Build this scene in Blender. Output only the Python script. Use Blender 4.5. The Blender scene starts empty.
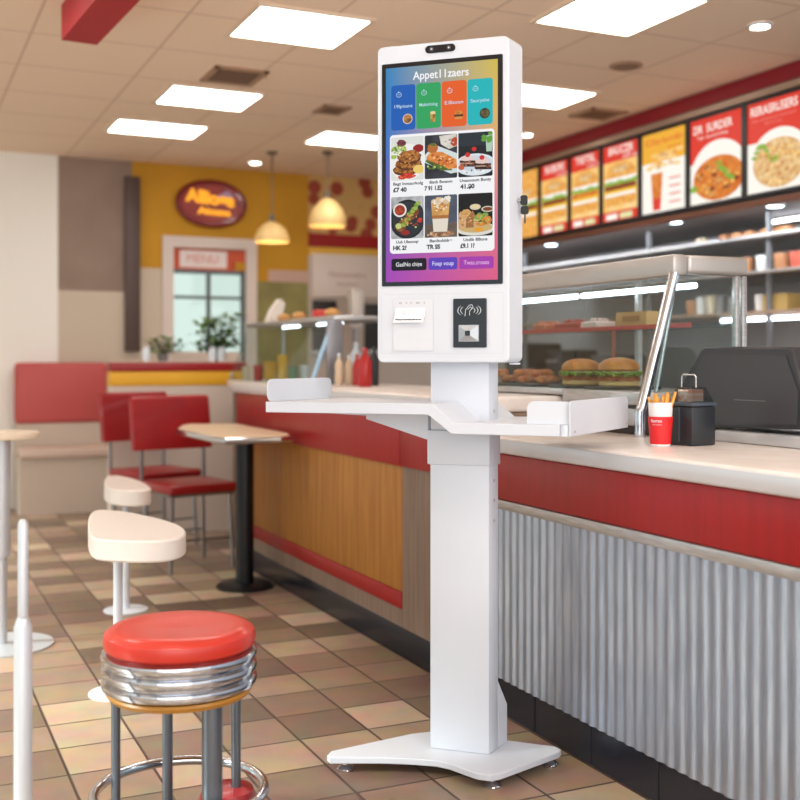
import bpy, bmesh, math, random
from mathutils import Vector, Matrix, Euler
random.seed(7)
PI = math.pi
SC = bpy.context.scene
COL = SC.collection
CAMH = 1.15; FPX = 1100.0; CX = 400.0; HY = 360.0
TH = math.atan2(.4206, .9072)
CT, ST = math.cos(TH), math.sin(TH)

# ---------- frames and measuring ----------
def W(v, u, z=0):                       # room coordinates (v right of aisle, u along counter) -> world
    return Vector((-ST*u + CT*v, CT*u + ST*v, z))
def onZ(px, py, z):
    Y = FPX*(CAMH-z)/(py-HY); X = (px-CX)/FPX*Y
    return (CT*X+ST*Y, -ST*X+CT*Y)      # v,u
def onV(px, py, v):
    m = (px-CX)/FPX; u = (CT*v - m*ST*v)/(ST + m*CT); Y = CT*u+ST*v
    return u, CAMH+(HY-py)/FPX*Y
def onU(px, py, u):
    m = (px-CX)/FPX; v = (ST*u + m*CT*u)/(CT - m*ST); Y = CT*u+ST*v
    return v, CAMH+(HY-py)/FPX*Y

# ---------- materials ----------
def lin(c):
    return tuple(((x/255)/12.92 if x/255 <= .04045 else ((x/255+.055)/1.055)**2.4) for x in c)
MATS = {}
def mat(name, col, rough=.5, metal=0, emit=0, spec=.5, var=None, vscale=8, bump=0, stretch=(1,1,1), coat=0):
    if name in MATS: return MATS[name]
    m = bpy.data.materials.new(name); m.use_nodes = True; nt = m.node_tree
    b = nt.nodes['Principled BSDF']; c = (*lin(col), 1)
    b.inputs['Base Color'].default_value = c
    b.inputs['Roughness'].default_value = rough; b.inputs['Metallic'].default_value = metal
    b.inputs['Specular IOR Level'].default_value = spec
    b.inputs['Coat Weight'].default_value = coat
    if var or bump:
        tc = nt.nodes.new('ShaderNodeTexCoord'); mp = nt.nodes.new('ShaderNodeMapping')
        mp.inputs['Scale'].default_value = stretch
        nz = nt.nodes.new('ShaderNodeTexNoise'); nz.inputs['Scale'].default_value = vscale; nz.inputs['Detail'].default_value = 5
        nt.links.new(tc.outputs['Object'], mp.inputs[0]); nt.links.new(mp.outputs[0], nz.inputs['Vector'])
    if var:
        cr = nt.nodes.new('ShaderNodeValToRGB'); cr.color_ramp.elements[0].position = .38; cr.color_ramp.elements[1].position = .62
        cr.color_ramp.elements[0].color = c; cr.color_ramp.elements[1].color = (*lin(var), 1)
        nt.links.new(nz.outputs['Fac'], cr.inputs[0]); nt.links.new(cr.outputs[0], b.inputs['Base Color'])
        if emit: nt.links.new(cr.outputs[0], b.inputs['Emission Color'])
    if bump:
        bp = nt.nodes.new('ShaderNodeBump'); bp.inputs['Strength'].default_value = bump; bp.inputs['Distance'].default_value = .01
        nt.links.new(nz.outputs['Fac'], bp.inputs['Height']); nt.links.new(bp.outputs[0], b.inputs['Normal'])
    if emit:
        if not var: b.inputs['Emission Color'].default_value = c
        b.inputs['Emission Strength'].default_value = emit
    MATS[name] = m; return m
def disp(name, col, var=None, vscale=60, e=.8):      # a colour shown on a lit display: black base, emission only
    key = name
    if key in MATS: return MATS[key]
    m = mat(name, col, .35, emit=e, var=var, vscale=vscale)
    b = m.node_tree.nodes['Principled BSDF']
    for l in list(b.inputs['Base Color'].links): m.node_tree.links.remove(l)
    b.inputs['Base Color'].default_value = (.01,.01,.01,1); b.inputs['Specular IOR Level'].default_value = .1
    return m
def glassm(name, tint=(240,248,248), fac=.1):
    if name in MATS: return MATS[name]
    m = bpy.data.materials.new(name); m.use_nodes = True; nt = m.node_tree; nt.nodes.clear()
    o = nt.nodes.new('ShaderNodeOutputMaterial'); mx = nt.nodes.new('ShaderNodeMixShader')
    t = nt.nodes.new('ShaderNodeBsdfTransparent'); g = nt.nodes.new('ShaderNodeBsdfGlossy')
    t.inputs[0].default_value = (*lin(tint),1); g.inputs['Roughness'].default_value = .03
    mx.inputs[0].default_value = fac
    nt.links.new(t.outputs[0], mx.inputs[1]); nt.links.new(g.outputs[0], mx.inputs[2]); nt.links.new(mx.outputs[0], o.inputs[0])
    MATS[name] = m; return m
def floor_mat():
    m = bpy.data.materials.new('quarry_tiles'); m.use_nodes = True; nt = m.node_tree; N = nt.nodes.new; L = nt.links.new
    b = nt.nodes['Principled BSDF']
    tc = N('ShaderNodeTexCoord'); sc = N('ShaderNodeVectorMath'); sc.operation = 'SCALE'; sc.inputs['Scale'].default_value = 1/.225
    L(tc.outputs['Object'], sc.inputs[0])
    fl = N('ShaderNodeVectorMath'); fl.operation = 'FLOOR'; L(sc.outputs[0], fl.inputs[0])
    wn = N('ShaderNodeTexWhiteNoise'); wn.noise_dimensions = '2D'; L(fl.outputs[0], wn.inputs['Vector'])
    cr = N('ShaderNodeValToRGB'); cr.color_ramp.interpolation = 'LINEAR'
    el = cr.color_ramp.elements; el[0].color = (*lin((106,86,72)),1); el[1].color = (*lin((196,170,144)),1)
    e = el.new(.35); e.color = (*lin((130,106,88)),1); e = el.new(.7); e.color = (*lin((160,134,112)),1)
    L(wn.outputs['Value'], cr.inputs[0])
    nz = N('ShaderNodeTexNoise'); nz.inputs['Scale'].default_value = 9; nz.inputs['Detail'].default_value = 6; L(tc.outputs['Object'], nz.inputs['Vector'])
    mx = N('ShaderNodeMix'); mx.data_type = 'RGBA'; mx.blend_type = 'OVERLAY'; mx.inputs[0].default_value = .35
    L(cr.outputs[0], mx.inputs[6]); L(nz.outputs['Color'], mx.inputs[7])
    fr = N('ShaderNodeVectorMath'); fr.operation = 'FRACTION'; L(sc.outputs[0], fr.inputs[0])
    sx = N('ShaderNodeSeparateXYZ'); L(fr.outputs[0], sx.inputs[0])
    outs = []
    for k in (0,1):
        a = N('ShaderNodeMath'); a.operation = 'PINGPONG'; a.inputs[1].default_value = .5; L(sx.outputs[k], a.inputs[0]); outs.append(a)
    mn = N('ShaderNodeMath'); mn.operation = 'MINIMUM'; L(outs[0].outputs[0], mn.inputs[0]); L(outs[1].outputs[0], mn.inputs[1])
    lt = N('ShaderNodeMapRange'); lt.inputs[1].default_value = .012; lt.inputs[2].default_value = .022; L(mn.outputs[0], lt.inputs[0])
    m2 = N('ShaderNodeMix'); m2.data_type = 'RGBA'; m2.inputs[6].default_value = (*lin((72,56,48)),1)
    L(lt.outputs[0], m2.inputs[0]); L(mx.outputs[2], m2.inputs[7]); L(m2.outputs[2], b.inputs['Base Color'])
    bp = N('ShaderNodeBump'); bp.inputs['Strength'].default_value = .5; bp.inputs['Distance'].default_value = .003
    L(lt.outputs[0], bp.inputs['Height']); L(bp.outputs[0], b.inputs['Normal'])
    b.inputs['Roughness'].default_value = .42
    return m
def grid_mat(name, col, line, pitch, wid, rough=.9):
    m = bpy.data.materials.new(name); m.use_nodes = True; nt = m.node_tree; N = nt.nodes.new; L = nt.links.new
    b = nt.nodes['Principled BSDF']; b.inputs['Roughness'].default_value = rough; b.inputs['Specular IOR Level'].default_value = .15
    tc = N('ShaderNodeTexCoord'); sc = N('ShaderNodeVectorMath'); sc.operation = 'DIVIDE'; sc.inputs[1].default_value = pitch
    L(tc.outputs['Object'], sc.inputs[0])
    fr = N('ShaderNodeVectorMath'); fr.operation = 'FRACTION'; L(sc.outputs[0], fr.inputs[0])
    sx = N('ShaderNodeSeparateXYZ'); L(fr.outputs[0], sx.inputs[0]); prev = None
    for k in (0,1,2):
        if pitch[k] > 50: continue
        a = N('ShaderNodeMath'); a.operation = 'PINGPONG'; a.inputs[1].default_value = .5; L(sx.outputs[k], a.inputs[0])
        if prev:
            mn = N('ShaderNodeMath'); mn.operation = 'MINIMUM'; L(prev.outputs[0], mn.inputs[0]); L(a.outputs[0], mn.inputs[1]); prev = mn
        else: prev = a
    lt = N('ShaderNodeMapRange'); lt.inputs[1].default_value = wid*.7; lt.inputs[2].default_value = wid; L(prev.outputs[0], lt.inputs[0])
    m2 = N('ShaderNodeMix'); m2.data_type = 'RGBA'; m2.inputs[6].default_value = (*lin(line),1); m2.inputs[7].default_value = (*lin(col),1)
    L(lt.outputs[0], m2.inputs[0]); L(m2.outputs[2], b.inputs['Base Color']); return m
def spots_mat(name, base, spot, scale, emit=0):
    m = bpy.data.materials.new(name); m.use_nodes = True; nt = m.node_tree; N = nt.nodes.new; L = nt.links.new
    b = nt.nodes['Principled BSDF']; tc = N('ShaderNodeTexCoord'); vo = N('ShaderNodeTexVoronoi'); vo.inputs['Scale'].default_value = scale
    L(tc.outputs['Object'], vo.inputs['Vector']); cr = N('ShaderNodeValToRGB')
    cr.color_ramp.elements[0].color = (*lin(spot),1); cr.color_ramp.elements[1].color = (*lin(base),1)
    cr.color_ramp.elements[0].position = .36; cr.color_ramp.elements[1].position = .44
    L(vo.outputs['Distance'], cr.inputs[0]); L(cr.outputs[0], b.inputs['Base Color']); b.inputs['Roughness'].default_value = .6
    return m
def screen_mat(w, h):                       # four-corner colour blend shown on the lit display
    m = bpy.data.materials.new('display_gradient'); m.use_nodes = True; nt = m.node_tree; N = nt.nodes.new; L = nt.links.new
    b = nt.nodes['Principled BSDF']; b.inputs['Base Color'].default_value = (.01,.01,.01,1); b.inputs['Roughness'].default_value = .25
    b.inputs['Specular IOR Level'].default_value = .1
    tc = N('ShaderNodeTexCoord'); sx = N('ShaderNodeSeparateXYZ'); L(tc.outputs['Object'], sx.inputs[0])
    mx = N('ShaderNodeMapRange'); mx.inputs[1].default_value = w[0]; mx.inputs[2].default_value = w[1]; L(sx.outputs[0], mx.inputs[0])
    mz = N('ShaderNodeMapRange'); mz.inputs[1].default_value = h[0]; mz.inputs[2].default_value = h[1]; L(sx.outputs[2], mz.inputs[0])
    def ramp(src, stops):
        cr = N('ShaderNodeValToRGB'); el = cr.color_ramp.elements
        el[0].position = stops[0][0]; el[0].color = (*lin(stops[0][1]),1); el[1].position = stops[-1][0]; el[1].color = (*lin(stops[-1][1]),1)
        for p, c in stops[1:-1]: e = el.new(p); e.color = (*lin(c),1)
        L(src.outputs[0], cr.inputs[0]); return cr
    l = ramp(mz, [(0,(172,72,190)),(.2,(140,84,190)),(.45,(112,98,190)),(.62,(72,120,205)),(.8,(45,130,205)),(1,(48,140,200))])
    r = ramp(mz, [(0,(232,98,140)),(.25,(228,120,150)),(.5,(238,165,150)),(.75,(235,190,110)),(1,(222,196,84))])
    m2 = N('ShaderNodeMix'); m2.data_type = 'RGBA'; L(mx.outputs[0], m2.inputs[0]); L(l.outputs[0], m2.inputs[6]); L(r.outputs[0], m2.inputs[7])
    L(m2.outputs[2], b.inputs['Emission Color']); b.inputs['Emission Strength'].default_value = .8
    return m

# ---------- mesh building ----------
class MB:
    def __init__(s, mp=None): s.v = []; s.f = []; s.mi = []; s.mp = mp; s.cur = 0
    def add(s, vs, fs, mi=None):
        o = len(s.v)
        for p in vs: s.v.append(tuple(s.mp(*p)) if s.mp else tuple(p))
        for f in fs: s.f.append([i+o for i in f]); s.mi.append(s.cur if mi is None else mi)
        return s
    def box(s, x0, x1, y0, y1, z0, z1, bev=0, seg=2, mi=None):
        bm = bmesh.new(); bmesh.ops.create_cube(bm, size=1)
        for v in bm.verts: v.co = Vector(((x0+x1)/2+v.co.x*(x1-x0), (y0+y1)/2+v.co.y*(y1-y0), (z0+z1)/2+v.co.z*(z1-z0)))
        if bev: bmesh.ops.bevel(bm, geom=bm.edges[:], offset=bev, segments=seg, affect='EDGES', profile=.5)
        bm.verts.index_update(); vs = [v.co[:] for v in bm.verts]; fs = [[v.index for v in f.verts] for f in bm.faces]; bm.free()
        return s.add(vs, fs, mi)
    def prism(s, poly, h0, h1, f=lambda x, y, h: (x, y, h), ch=0, mi=None):
        n = len(poly)
        def off(c):
            out = []
            ar = sum(poly[i][0]*poly[(i+1)%n][1]-poly[(i+1)%n][0]*poly[i][1] for i in range(n)); sg = 1 if ar > 0 else -1
            for i in range(n):
                a, b, d = Vector(poly[i-1]), Vector(poly[i]), Vector(poly[(i+1)%n])
                e1 = (b-a).normalized() if (b-a).length > 1e-9 else Vector((0,0)); e2 = (d-b).normalized() if (d-b).length > 1e-9 else e1
                nn = Vector((-(e1.y+e2.y), e1.x+e2.x))
                nn = nn.normalized() if nn.length > 1e-9 else nn
                out.append((b.x+nn.x*c*sg, b.y+nn.y*c*sg))
            return out
        rings = [(poly, h0), (poly, h1)] if not ch else [(off(ch), h0), (poly, h0+ch), (poly, h1-ch), (off(ch), h1)]
        vs = []; fs = []
        for p, h in rings: vs += [f(x, y, h) for x, y in p]
        for k in range(len(rings)-1):
            for i in range(n): j = (i+1)%n; fs.append([k*n+i, k*n+j, (k+1)*n+j, (k+1)*n+i])
        fs.append(list(range(n))[::-1]); fs.append([(len(rings)-1)*n+i for i in range(n)])
        return s.add(vs, fs, mi)
    def lathe(s, prof, n=32, c=(0,0,0), f=None, mi=None, cap=True, sx=1, sy=1):
        vs = []; fs = []
        for r, z in prof:
            for i in range(n):
                a = 2*PI*i/n; p = (c[0]+r*sx*math.cos(a), c[1]+r*sy*math.sin(a), c[2]+z); vs.append(f(*p) if f else p)
        for k in range(len(prof)-1):
            for i in range(n): j = (i+1)%n; fs.append([k*n+i, k*n+j, (k+1)*n+j, (k+1)*n+i])
        if cap: fs.append(list(range(n))[::-1]); fs.append([(len(prof)-1)*n+i for i in range(n)])
        return s.add(vs, fs, mi)
    def tube(s, pts, r, n=12, closed=False, mi=None):
        pts = [Vector(p) for p in pts]; m = len(pts); vs = []; fs = []
        rs = r if isinstance(r, (list, tuple)) else [r]*m; prev = None
        for i, p in enumerate(pts):
            if closed: t = pts[(i+1)%m]-pts[i-1]
            else: t = pts[min(i+1, m-1)]-pts[max(i-1, 0)]
            t.normalize(); up = prev or (Vector((0,0,1)) if abs(t.z) < .9 else Vector((1,0,0)))
            a = t.cross(up).normalized(); b = a.cross(t).normalized(); prev = b
            for k in range(n): q = 2*PI*k/n; vs.append(tuple(p+(a*math.cos(q)+b*math.sin(q))*rs[i]))
        for i in range(m if closed else m-1):
            j = (i+1)%m
            for k in range(n): l = (k+1)%n; fs.append([i*n+k, i*n+l, j*n+l, j*n+k])
        if not closed: fs.append(list(range(n))); fs.append([(m-1)*n+k for k in range(n)][::-1])
        return s.add(vs, fs, mi)
    def ball(s, c, r, n=12, sc=(1,1,1), noise=0, mi=None):
        vs = []; fs = []; m = n//2+1
        for i in range(m+1):
            ph = PI*i/m
            for k in range(n):
                q = 2*PI*k/n; rr = r*(1+noise*random.uniform(-1,1)) if 0 < i < m else r
                vs.append((c[0]+sc[0]*rr*math.sin(ph)*math.cos(q), c[1]+sc[1]*rr*math.sin(ph)*math.sin(q), c[2]+sc[2]*rr*math.cos(ph)))
        for i in range(m):
            for k in range(n): l = (k+1)%n; fs.append([i*n+k, (i+1)*n+k, (i+1)*n+l, i*n+l])
        return s.add(vs, fs, mi)
    def build(s, name, mats, parent=None, smooth=True, loc=None, rot=None):
        me = bpy.data.meshes.new(name); me.from_pydata(s.v, [], s.f); me.update()
        if not isinstance(mats, (list, tuple)): mats = [mats]
        for m in mats: me.materials.append(m)
        for p, i in zip(me.polygons, s.mi): p.material_index = i
        bm = bmesh.new(); bm.from_mesh(me); bmesh.ops.remove_doubles(bm, verts=bm.verts, dist=1e-6)
        bmesh.ops.recalc_face_normals(bm, faces=bm.faces[:]); bm.to_mesh(me); bm.free()
        if smooth:
            for p in me.polygons: p.use_smooth = True
            me.set_sharp_from_angle(angle=math.radians(35))
        o = bpy.data.objects.new(name, me); COL.objects.link(o)
        if parent: o.parent = parent
        if loc is not None: o.location = loc
        if rot is not None: o.rotation_euler = (0,0,rot)
        return o
def tag(o, label=None, cat=None, group=None, kind=None):
    if label: o['label'] = label
    if cat: o['category'] = cat
    if group: o['group'] = group
    if kind: o['kind'] = kind
    return o
def thing(name, label, cat, v=0, u=0, z=0, rz=0, group=None, world=None, rot=None):
    o = bpy.data.objects.new(name, None); COL.objects.link(o); o.empty_display_size = .1
    o.location = world if world is not None else W(v, u, z); o.rotation_euler = (0,0, TH+rz if rot is None else rot)
    return tag(o, label, cat, group)
def copy_tree(o, parent=None):
    c = o.copy(); COL.objects.link(c); c.parent = parent
    for ch in list(o.children): copy_tree(ch, c)
    return c
def rr(x0, x1, y0, y1, r, n=5):
    out = []
    for cx, cy, a0 in ((x1-r,y1-r,0),(x0+r,y1-r,PI/2),(x0+r,y0+r,PI),(x1-r,y0+r,1.5*PI)):
        for k in range(n+1): a = a0+PI/2*k/n; out.append((cx+r*math.cos(a), cy+r*math.sin(a)))
    return out
def ell(cx, cy, rx, ry, n=24, jit=0):
    return [(cx+rx*math.cos(2*PI*k/n)*(1+random.uniform(-jit,jit)), cy+ry*math.sin(2*PI*k/n)*(1+random.uniform(-jit,jit))) for k in range(n)]
def text_geo(txt, size, bold=0):
    cu = bpy.data.curves.new('t', 'FONT'); cu.body = txt; cu.size = size; cu.align_x = 'CENTER'; cu.align_y = 'CENTER'; cu.offset = bold
    ob = bpy.data.objects.new('t', cu); COL.objects.link(ob); dg = bpy.context.evaluated_depsgraph_get(); dg.update()
    me = bpy.data.meshes.new_from_object(ob.evaluated_get(dg)); vs = [v.co[:2] for v in me.vertices]; fs = [list(p.vertices) for p in me.polygons]
    bpy.data.objects.remove(ob); bpy.data.curves.remove(cu); bpy.data.meshes.remove(me); return vs, fs
class Paint:                                    # flat printed / displayed artwork in stacked layers on a surface; mp(x, y, h) lifts h off it
    def __init__(s, mp, step=.0004): s.m = MB(); s.mp = mp; s.h = 0; s.step = step; s.mats = []
    def mi(s, m):
        if m not in s.mats: s.mats.append(m)
        return s.mats.index(m)
    def poly(s, pts, m):
        s.h += s.step; s.m.add([s.mp(x, y, s.h) for x, y in pts], [list(range(len(pts)))], s.mi(m)); return s
    def text(s, txt, x, y, size, m, bold=0, wfit=None, slope=0):
        s.h += s.step; vs, fs = text_geo(txt, size, bold)
        if wfit:
            w = max(a for a, b in vs)-min(a for a, b in vs); k = wfit/w
        else: k = 1
        s.m.add([s.mp(x+a*k, y+b+a*k*slope, s.h) for a, b in vs], fs, s.mi(m)); return s
    def build(s, name, parent): return s.m.build(name, s.mats, parent, smooth=False)
def struct(mb, name, m, loc=(0,0,0), **k):
    o = mb.build(name, m, **k); o.rotation_euler = (0,0,TH); o.location = loc; o['kind'] = 'structure'; return o

# ---------- palette ----------
white = mat('powder_coat_white', (210,214,222), .42, var=(206,210,219), vscale=3)
whitep = mat('white_plastic', (211,213,220), .35)
steel = mat('brushed_steel', (200,198,198), .34, .75, var=(182,180,180), vscale=14, stretch=(1,1,12))
chrome = mat('chrome', (205,208,214), .12, 1)
satin = mat('satin_rail', (186,180,176), .4, .55)
zinc = mat('corrugated_zinc', (184,192,206), .4, .85, var=(166,176,192), vscale=6, stretch=(1,10,1))
black = mat('black_plastic', (28,30,34), .4)
blackm = mat('black_metal', (20,21,24), .35, .3)
dgrey = mat('charcoal_plastic', (62,64,70), .35)
redv = mat('red_vinyl', (158,22,26), .34, var=(146,16,22), vscale=5, coat=.15)
redl = mat('red_laminate', (160,8,14), .36, var=(150,6,12), vscale=3, stretch=(1,12,.5))
orange_red = mat('red_orange_vinyl', (192,44,28), .38, coat=.25)
wood = mat('honey_wood', (176,118,44), .5, var=(158,100,34), vscale=5, stretch=(6,6,.5))
greywood = mat('grey_brown_laminate', (136,114,98), .55, var=(122,100,86), vscale=6, stretch=(8,8,.6))
tabletop_m = mat('cream_laminate', (232,206,172), .32, var=(226,198,164), vscale=20)
counter_m = mat('pale_solid_surface', (232,222,216), .3, var=(224,212,204), vscale=12)
counter_edge = mat('counter_edge_white', (214,214,218), .28, .3)
ktile = mat('black_kick_tile', (22,27,38), .25)
yellow = mat('yellow_wall_paint', (206,150,34), .75, var=(200,144,30), vscale=2)
cream = mat('cream_wall_white_fade', (250,246,240), .8)
taupe = mat('taupe_panel', (158,136,122), .8, var=(146,124,112), vscale=2)
beige = mat('beige_tile', (206,190,172), .7)
glass = glassm('clear_glass', fac=.07)
lamp_e = mat('lit_diffuser', (255,252,246), .5, emit=9)
down_e = mat('lit_downlight', (255,246,228), .5, emit=14)
cool_e = mat('lit_cool_downlight', (205,232,255), .5, emit=14)
tube_e = mat('lit_tube', (240,246,255), .5, emit=7)
dark_line = mat('seam_grey', (196,197,202), .5)

# =====================================================================
# CAMERA
cam = bpy.data.cameras.new('camera'); co = bpy.data.objects.new('camera', cam); COL.objects.link(co)
co.location = (0,0,CAMH); co.rotation_euler = (PI/2,0,0); cam.sensor_width = 36; cam.lens = 36*FPX/800; cam.shift_y = -.05
cam.dof.use_dof = True; cam.dof.focus_distance = 3.1; cam.dof.aperture_fstop = 2.2; cam.clip_start = .05
SC.camera = co

# =====================================================================
# ROOM
CH = 2.76; UB = 9.0; VL = -2.4; VR = 5.5; UF = .2
struct(MB().box(VL, VR, -1.5, UB, -.05, 0), 'floor', floor_mat(), smooth=False)
ceil_m = grid_mat('ceiling_tiles', (250,226,202), (226,198,174), (.63,.63,1e3), .014)
struct(MB().box(VL, VR, -1.5, UB, CH, CH+.05), 'ceiling', ceil_m, smooth=False)
# back wall: pieces round the glazed door
dv0, _ = onU(162, 240, UB); dv1, _ = onU(256, 240, UB); dzt = 2.17
vk, _ = onU(308, 200, UB); vdk, _ = onU(132, 200, UB); vpale, _ = onU(58, 200, UB)
b = MB()
b.box(VL, vpale, UB, UB+.1, 0, CH, mi=0)  # left section: the white fade is put into the wall colour
b.box(vpale, vdk, UB, UB+.1, 1.70, CH, mi=2); b.box(vpale, vdk, UB, UB+.1, 0, 1.70, mi=3)
b.box(vdk, dv0, UB, UB+.1, 1.9, CH, mi=1); b.box(vdk, dv0, UB, UB+.1, 0, 1.9, mi=3)
b.box(dv0, dv1, UB, UB+.1, dzt, CH, mi=1)
b.box(dv1, vk, UB, UB+.1, 1.82, CH, mi=1); b.box(dv1, vk, UB, UB+.1, 0, 1.82, mi=4)
b.box(vk, VR, UB, UB+.1, 0, CH, mi=5)
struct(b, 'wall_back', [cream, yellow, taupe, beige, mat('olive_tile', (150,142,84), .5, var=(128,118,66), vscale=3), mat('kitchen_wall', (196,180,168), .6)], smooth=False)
# wall strips of the kitchen wall
struct(MB().box(vk, VR, UB-.01, UB, 2.25, CH-.001), 'trim_1', spots_mat('mural_dots', (212,170,104), (160,66,42), 6.5), smooth=False)
struct(MB().box(vk, VR, UB-.02, UB-.0, 2.135, 2.25), 'trim_2', redl, smooth=False)
struct(MB().box(vk, VR, UB-.015, UB-.0, 2.06, 2.135), 'trim_3', mat('yellow_trim', (228,178,60), .5), smooth=False)
struct(MB().box(dv1+.11, vk, UB-.01, UB-.0, 1.82, 1.92), 'trim_4', mat('pink_tile', (200,166,150), .5), smooth=False)
vpost0, _ = onU(124, 200, UB); vpost1, _ = onU(139, 200, UB)
struct(MB().box(vpost0, vpost1, UB-.06, UB, 1.22, 2.63, .006), 'trim_5', mat('dark_brown_frame', (84,66,60), .5))
# left wall with window openings added to let sun whiten the left floor
b = MB(); wins = [(-1.2,2.2),(2.35,5.5),(5.65,8.8)]
b.box(VL-.1, VL, -1.5, UB+.1, 0, .45); b.box(VL-.1, VL, -1.5, UB+.1, 2.45, CH)
edges = [-1.5]+[x for w in wins for x in w]+[UB+.1]
for i in range(0, len(edges), 2): b.box(VL-.1, VL, edges[i], edges[i+1], .45, 2.45)
struct(b, 'wall_left', cream, smooth=False)
for i, (a, c) in enumerate(wins):
    f = MB(); t = .05
    f.box(VL-.09, VL-.02, a, a+t, .45, 2.45).box(VL-.09, VL-.02, c-t, c, .45, 2.45).box(VL-.09, VL-.02, a+t, c-t, .45, .5).box(VL-.09, VL-.02, a+t, c-t, 2.4, 2.45)
    w = struct(f, 'window_added_%d' % (i+1), whitep, smooth=False)
    MB().box(VL-.06, VL-.054, a+t, c-t, .5, 2.4).build('pane', glass, w)
# right wall of the kitchen, its soffit, fascia
struct(MB().box(VR, VR+.1, -1.5, UB+.1, 0, CH), 'wall_right', mat('kitchen_side_wall', (196,194,194), .5, var=(184,182,182), vscale=2), smooth=False)
struct(MB().box(4.5, VR-.001, .3, UB-.02, 2.05, 2.10), 'ceiling_kitchen_soffit', mat('soffit_grey', (110,100,96), .5), smooth=False)
struct(MB().box(4.42, 4.5, .3, UB-.02, 2.672, CH-.001, .004), 'trim_6', mat('dark_red_fascia', (142,14,34), .45), smooth=False)
struct(MB().box(4.44, 4.5, .3, UB-.02, 2.632, 2.67), 'trim_7', mat('bronze_strip', (190,168,150), .35, .6), smooth=False)
struct(MB().box(4.43, 4.5, .3, UB-.02, 2.02, 2.052), 'trim_8', mat('brown_ledge', (120,74,56), .4, .2), smooth=False)
struct(MB().box(4.5, 4.56, .3, UB-.02, 2.10, 2.672), 'wall_menu_fascia', mat('fascia_dark', (50,40,38), .5), smooth=False)
# red soffit hanging at the upper left
p0 = onZ(97, 45, 2.6); p1 = onZ(200, -62, 2.6)
d = (Vector(p1)-Vector(p0)).normalized(); nrm = Vector((-d.y, d.x))
if nrm.x > 0: nrm = -nrm
a0 = Vector(p0); a1 = Vector(p1)
struct(MB().prism([tuple(a0), tuple(a1), tuple(a1+nrm*.16), tuple(a0+nrm*.16)], 2.6, CH-.001), 'ceiling_red_soffit', mat('red_soffit_paint', (178,36,44), .6), smooth=False)

# door
dr = MB(); fw = .09
dr.box(dv0, dv0+fw, UB-.03, UB+.11, 0, dzt).box(dv1-fw, dv1, UB-.03, UB+.11, 0, dzt).box(dv0+fw, dv1-fw, UB-.03, UB+.11, dzt-fw, dzt)
door = struct(dr, 'door_1', mat('door_frame_white', (222,208,200), .5), smooth=False)
x0, x1 = dv0+fw, dv1-fw; xm = (x0+x1)/2
l = MB(); lf = mat('door_leaf_grey', (92,98,100), .4, .4)
l.box(x0, x1, UB+.03, UB+.07, 1.87, 1.90).box(x0, x1, UB+.03, UB+.07, 1.66, 1.685).box(xm-.015, xm+.015, UB+.03, UB+.07, 1.2, 1.87)
l.box(x1-.03, x1, UB+.03, UB+.07, 1.0, 2.08)
l.build('glazing_bar', lf, door, smooth=False)
MB().box(x0, x1-.03, UB+.03, UB+.07, 0, 1.22).build('lower_panel', mat('door_panel', (222,206,196), .5), door)
MB().box(x0, x1, UB+.048, UB+.053, 1.22, 2.08).build('pane', glassm('door_glass', (222,232,226), .05), door)
sg = Paint(lambda x, y, h: (x, UB+.02-h, y+.075), .002)
orr = mat('sign_orange', (206,84,46), .5); wht = mat('sign_white', (240,226,222), .5)
sg.poly([(x0,1.83),(x1,1.83),(x1,2.0),(x0,2.0)], orr); sg.poly(rr(x0+.06,x1-.16,1.845,1.985,.01), wht); sg.poly([(x0+.52,1.84),(x1-.09,1.84),(x1-.09,1.90),(x0+.52,1.90)], redl)
sg.text('MENU', xm-.06, 1.915, .1, mat('pale_pink_ink', (226,150,140), .5))
sg.poly([(x1-.09,1.83),(x1,1.83),(x1,1.90),(x1-.09,1.90)], yellow)
sg.m.box(x0, x1, UB+.0201, UB+.027, 1.901, 2.079, mi=0); sg.build('transom_sign', door)

# ceiling lights (lay-in panels)
def clight(v0, v1, u0, u1, label):
    t = thing('ceiling_light', label, 'ceiling light', (v0+v1)/2, (u0+u1)/2, CH, group='square ceiling light panels')
    a, c = (v1-v0)/2, (u1-u0)/2
    f = MB(); w = .022
    f.box(-a,a,-c,-c+w,-.014,-.0005).box(-a,a,c-w,c,-.014,-.0005).box(-a,-a+w,-c+w,c-w,-.014,-.0005).box(a-w,a,-c+w,c-w,-.014,-.0005)
    f.build('frame', mat('light_frame', (236,214,190), .5), t, smooth=False)
    MB().box(-a+w, a-w, -c+w, c-w, -.010, -.0005).build('diffuser', lamp_e, t, smooth=False)
clight(1.50,2.08,4.75,5.29,'lit square ceiling panel, the large one left of the kiosk top')
clight(1.48,2.06,6.35,6.86,'lit ceiling panel, second in the row left of the kiosk')
clight(1.36,2.00,7.40,7.86,'lit ceiling panel farthest back at the left, above the oval sign')
clight(2.75,3.36,7.19,7.66,'lit ceiling panel partly behind the kiosk, above the two pendant lamps')
clight(3.26,3.87,5.47,5.95,'lit ceiling panel just right of the kiosk head')
clight(2.75,3.32,3.84,4.47,'lit ceiling panel cut by the top edge, above the menu boards')
for (v, u) in ((.3,2.4),(2.8,2.2),(.1,4.9),(1.4,1.0),(-1.2,3.6),(-1.2,6.4)):
    clight(v-.3,v+.3,u-.28,u+.28,'lit ceiling panel out of the frame')
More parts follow.
